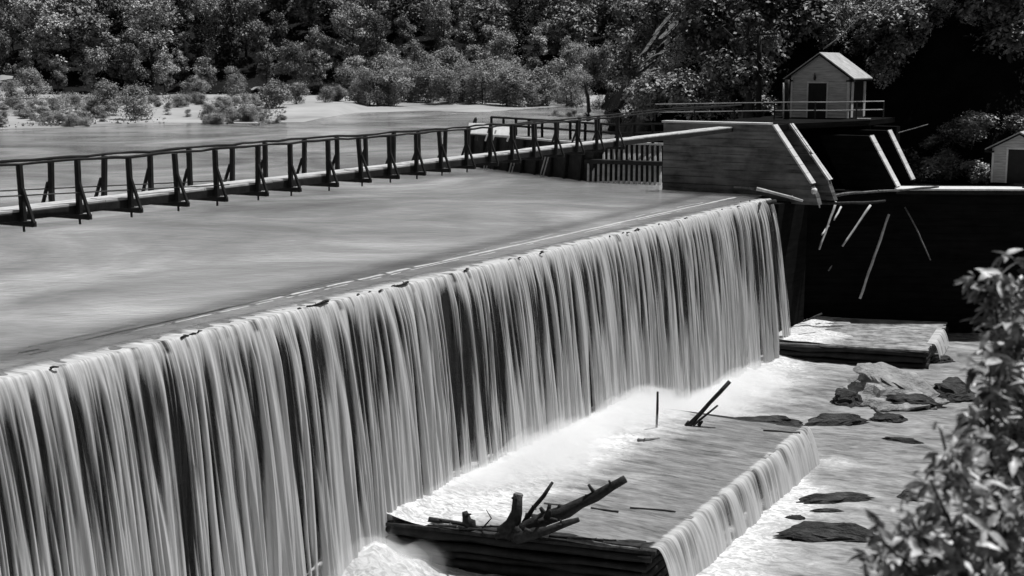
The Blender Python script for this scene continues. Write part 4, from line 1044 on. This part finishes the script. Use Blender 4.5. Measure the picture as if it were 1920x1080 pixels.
def tall_grass():
    rn = random.Random(14); bl = []
    for k in range(1700):
        px, py = rn.uniform(-20, 600), rn.uniform(181, 238)
        if nz(px * 0.012, py * 0.05, 5.0) < -0.12 + 0.0009 * max(0, px - 150): continue
        c = P(px, py, 0.6); e = c.y - shore(c.x)
        if e < 4: continue
        bl.append((c.x, c.y, bank_z(c.x, c.y) + .2, rn.uniform(.7, 2.0), rn.uniform(.7, 2.0), rn.uniform(.25, .9)))
    o = bpy.data.objects.new('tall_grass', leaf_mesh('tall_grass', bl, len(bl) * 26, .2, 'leaf_willow', .2, 555)); COL.objects.link(o); tag(o, None, None, kind='stuff')
tall_grass()
p = D(1104, 192, 150)
stick('dead_trunk', [p + Vector((0, 0, -2)), p, D(1096, 152, 150)], (.3, .12), 'black_wood', 'short leaning dead trunk standing at the foot of the dark slope', 'tree', None, 2, 70)

# right hand slope: overhanging trees, brush, rock slabs
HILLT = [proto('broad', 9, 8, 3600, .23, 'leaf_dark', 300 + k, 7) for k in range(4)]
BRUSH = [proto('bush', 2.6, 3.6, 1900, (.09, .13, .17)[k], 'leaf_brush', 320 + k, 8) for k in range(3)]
def slope_plants():
    rn = random.Random(31)
    def hit(px, py):                    # march the sight line to the slope
        r = ray(px, py); t = 78 / r[1]
        while t < 240 / r[1]:
            x, y, z = r[0] * t, r[1] * t, H + r[2] * t
            if z < slope_z(x, y): return Vector((x, y, z))
            t += .4
        return None
    cells = []
    for px in range(1120, 1440, 38):
        for py in range(20, 225, 36):
            cells.append((px + rn.uniform(-14, 14), py + rn.uniform(-12, 12)))
    for px, py in cells:
        if 1195 < px < 1300 and 15 < py < 110 and rn.random() < .55: continue
        c = hit(px, py + 18)
        if c is None: continue
        plant('slope_brush', BRUSH[rn.randrange(3)], c - Vector((0, 0, .2)), rn.uniform(.6, 1.15), rn.uniform(0, 6.28), 'leafy brush clinging to the dark slope left of the hut', 'bush', 'brush on the dark slope', rn.uniform(.8, 1.2))
    for px, py, s in ((1660, 120, .8), (1690, 95, .9), (1720, 70, .8), (1640, 60, .9), (1600, 55, .7), (1740, 40, .8), (1690, 40, .7), (1620, 90, .8), (1655, 140, .6), (1690, 60, 1.0), (1640, 30, 1.0), (1580, 30, .9), (1700, 15, 1.0), (1770, 20, .8), (1530, 40, .9), (1560, 70, .7), (1820, 30, .6)):
        c = hit(px, py + 22)
        if c is not None: plant('slope_brush', BRUSH[rn.randrange(3)], c, s, rn.uniform(0, 6.28), 'sunlit brush on the slope above and right of the hut roof', 'bush', 'brush above the hut')
    for k in range(26):
        px, py, s = (rn.uniform(1690, 1865), rn.uniform(296, 334), rn.uniform(.3, .55)) if k < 17 else (rn.uniform(1690, 1915), rn.uniform(228, 268), rn.uniform(.3, .5))
        c = hit(px, py + 8)
        if c is None: continue
        c = c + (Vector((0, 0, H)) - c).normalized() * .5; s *= 1.45
        plant('slope_brush', BRUSH[rn.randrange(3)], c - Vector((0, 0, .3)), s, rn.uniform(0, 6.28), 'ragged brush on the bank between the piers and the low hut', 'bush', 'brush behind the walkway', rn.uniform(.6, .9))
    for px, py, s, lean in ((1180, 120, .8, 0), (1230, 60, .9, 0), (1340, 70, .9, 0), (1415, 80, .8, 0), (1480, 40, 1.0, 0), (1850, 10, 1.0, 0), (1890, 60, .8, 0), (1150, 40, .7, 0)):
        c = hit(px, py + 60)
        if c is None: continue
        plant('slope_tree', HILLT[rn.randrange(4)], c, s, rn.uniform(0, 6.28), 'dark overhanging tree on the steep shaded slope', 'tree', 'dark trees on the steep slope')
    # slabs of the outcrop
    r0 = D(1245, 90, 104); r = root('rock_outcrop', r0, 'tilted sunlit rock slabs jutting from the dark slope', 'rock outcrop')
    for k, (px, py, ex, ey, wd, th) in enumerate(((1206, 100, 1232, 62, .8, .45), (1228, 64, 1258, 26, .7, .4), (1242, 70, 1278, 30, .9, .5), (1232, 96, 1254, 74, .6, .4), (1200, 120, 1240, 98, .8, .5), (1262, 70, 1290, 46, .5, .3), (1190, 142, 1228, 116, .6, .4), (1262, 112, 1296, 90, .6, .35), (1216, 134, 1234, 126, .4, .3))):
        a, e = D(px, py, 101), D(ex, ey, 103.5); dv = (e - a); side = Vector((.55, .75, .3)).normalized() * wd
        up = dv.cross(side).normalized() * th
        if up.z < 0: up = -up
        bm = bmesh.new(); bmesh.ops.create_cube(bm, size=1.0); bmesh.ops.subdivide_edges(bm, edges=bm.edges[:], cuts=5, use_grid_fill=True)
        for v in bm.verts:
            q = v.co; tp = 1 - .5 * abs(q.x); n_ = mn.fractal(Vector((q.x * 4 + k * 9, q.y * 4, q.z * 4)), 1, 2, 4) * .25
            v.co = (a - r0) + dv * (q.x + .5) + side * (q.y * tp + n_ * .5) + up * (q.z * tp + n_)
        me = bpy.data.meshes.new('slab'); bm.to_mesh(me); bm.free(); link('slab', me, 'cliff_rock', r)
    for k, (pts, rr, lab) in enumerate((([(1544, 92), (1580, 66), (1600, 44), (1640, 8)], .06, 'bare grey branch rising right from behind the hut ridge'), ([(1322, 88), (1342, 62), (1352, 45)], .12, 'bare crooked branch on the slope right of the rock slabs'), ([(1668, 254), (1700, 245), (1740, 233)], .05, 'dim fallen trunk on the bank right of the hut platform'), ([(1300, 135), (1350, 105), (1378, 76)], .08, 'long thin dead branch lying across the slope brush'))):
        y = (88, 98, 82, 97)[k]
        stick('bare_branch', [D(x, yy, y + j * .3) for j, (x, yy) in enumerate(pts)], (rr, rr * .5), 'mid_wood', lab, 'branch', 'bare branches on the slope', 3, 80 + k)
slope_plants()
# pole, gate post and thin white pole left of the hut
c = D(1424, 224, 86)
r = root('utility_pole', c, 'dark utility pole with one crossarm behind the platform railing', 'pole')
b = MB(c); b.tube([c + Vector((0, 0, -4)), D(1424, 120, 86), D(1423, 55, 86)], [.2, .17, .14], 8); b.build('pole', 'timber_dark', r, True)
b = MB(c); b.bar(D(1412, 65, 85.8), D(1456, 63, 86.2), .12, .14); b.build('crossarm', 'timber_dark', r)
for px in (1415, 1434, 1452):
    b = MB(c); t = D(px, 63, 85.9); b.tube([t, t + Vector((0, 0, .22))], [.05, .035], 6); b.build('insulator', 'iron', r)
c = D(1475, 224, 81.5)
stick('gate_post', [c, D(1475, 150, 81.5)], (.17, .16), 'timber_wet', 'thick black post at the left front corner of the hut', 'post', None, 0, 90)
c = D(1469, 222, 80.9)
stick('pole', [c, D(1469, 155, 80.9)], (.045, .045), 'pale_wood', 'thin pale upright pole beside the thick black hut post', 'pole', None, 0, 91)
c = D(1455, 224, 84)
plant('slope_tree', (leaf_mesh('crown', broad_blobs(9, 6, 444, 12, .35), 3600, .17, 'leaf_dark', .5, 444), trunk_mesh(8.5, .33, 6, 444)), c + Vector((-1.2, 3.5, -1)), .9, 1.0, 'dark tree with thick black trunk just left of the hut', 'tree', None)

# ------------------------------------------------------------------ leafy shrub close to the camera
def leaf_geo(vs, fs, base, d, nrm, L, W, fold, curl):
    d = d.normalized(); s = d.cross(nrm).normalized(); n = s.cross(d).normalized(); i0 = len(vs)
    prof = [(0, .06), (.18, .55), (.42, 1.0), (.68, .82), (.88, .4), (1, .02)]
    for t, wv in prof:
        c = base + d * (L * t) - n * (curl * L * t * t)
        vs.append(c + s * (W * wv * .5) + n * (fold * W * wv)); vs.append(c); vs.append(c - s * (W * wv * .5) + n * (fold * W * wv))
    for k in range(len(prof) - 1):
        a = i0 + 3 * k; fs.append((a, a + 3, a + 4, a + 1)); fs.append((a + 1, a + 4, a + 5, a + 2))
def near_shrub(label, stems, seed, foot):
    rn = random.Random(seed)
    r = root('leafy_shrub', foot, label, 'shrub', 'leafy shrubs by the camera')
    vs, fs = [], []
    for (pts, Y, dens, size) in stems:
        P3 = [D(px, py, Y + dy) for (px, py, dy) in pts]
        b = MB(foot); b.tube([foot] + P3, [.016] + [.011 - .007 * k / len(P3) for k in range(len(P3))], 6); b.build('stem', 'stem', r, True)
        for p_, q_ in zip(P3, P3[1:]):
            m = max(2, int((q_ - p_).length / .043 * dens))
            for k in range(m):
                c = p_.lerp(q_, (k + rn.random()) / m); ax = (q_ - p_).normalized()
                # side twig with a whorl of leaves at its end
                dirv = Vector((rn.uniform(-1, 1), rn.uniform(-1, 1), rn.uniform(-.3, .8))).normalized()
                e = c + dirv * rn.uniform(.02, .13)
                for w_ in range(rn.randint(2, 5)):
                    dv = (dirv * .5 + Vector((rn.uniform(-1, 1), rn.uniform(-1, 1), rn.uniform(-.75, .6)))).normalized()
                    nr = Vector((rn.uniform(-1.1, 1.1), rn.uniform(-1.1, 1.1), 1.0))
                    l = size * rn.uniform(.6, 1.2)
                    leaf_geo(vs, fs, e, dv, nr, l, l * rn.uniform(.3, .42), rn.uniform(.05, .25), rn.uniform(.1, .5))
    me = bpy.data.meshes.new('foliage'); me.from_pydata([tuple(v - foot) for v in vs], [], fs); me.update()
    for p_ in me.polygons: p_.use_smooth = True
    link('foliage', me, 'leaf_near', r)
fa = Vector((2.75, 6.2, 2.2)); fb = Vector((1.95, 5.2, 2.2))
near_shrub('tall leafy shrub close to the camera at the right edge of the view',
    [([(1900, 1120, 0), (1890, 900, 0), (1880, 700, .1), (1866, 560, .1), (1868, 495, .2)], 6.6, 3.8, .118),
     ([(1940, 1120, 0), (1930, 850, .2), (1915, 650, .2), (1905, 540, .3)], 7.0, 3.8, .118),
     ([(1900, 1100, 0), (1860, 900, 0), (1855, 760, 0), (1858, 660, 0)], 6.3, 3.2, .118),
     ([(1930, 1100, .3), (1915, 800, .3), (1900, 600, .3)], 6.4, 3.5, .118),
     ([(1970, 1100, .3), (1960, 800, .3), (1945, 560, .3)], 6.8, 3.8, .118)], 3, fa)
near_shrub('low spreading leafy shrub close to the camera at the lower right corner',
    [([(1860, 1130, 0), (1820, 980, 0), (1780, 870, 0), (1762, 800, 0)], 5.6, 2.4, .1),
     ([(1800, 1130, 0), (1740, 1020, 0), (1690, 955, 0)], 5.4, 2.4, .1),
     ([(1740, 1140, 0), (1680, 1070, 0), (1635, 1040, 0)], 5.5, 2.1, .1),
     ([(1880, 1130, 0), (1860, 1000, 0), (1820, 900, 0), (1810, 830, 0)], 5.8, 2.7, .1),
     ([(1860, 1140, 0), (1800, 1060, 0), (1740, 1000, 0)], 5.5, 3.1, .1),
     ([(1900, 1140, 0), (1840, 1080, 0), (1790, 1040, 0)], 5.3, 3.4, .1),
     ([(1840, 1150, 0), (1760, 1090, 0), (1690, 1070, 0)], 5.4, 3.1, .1),
     ([(1820, 1150, 0), (1720, 1080, 0), (1650, 1010, 0)], 5.2, 2.8, .1),
     ([(1840, 1150, 0), (1790, 1000, 0), (1745, 900, 0)], 5.3, 2.5, .1),
     ([(1870, 1150, 0), (1845, 960, 0), (1790, 860, 0)], 5.6, 2.7, .1),
     ([(1900, 1140, 0), (1890, 1020, 0), (1870, 930, 0)], 5.5, 3.4, .1)], 4, fb)
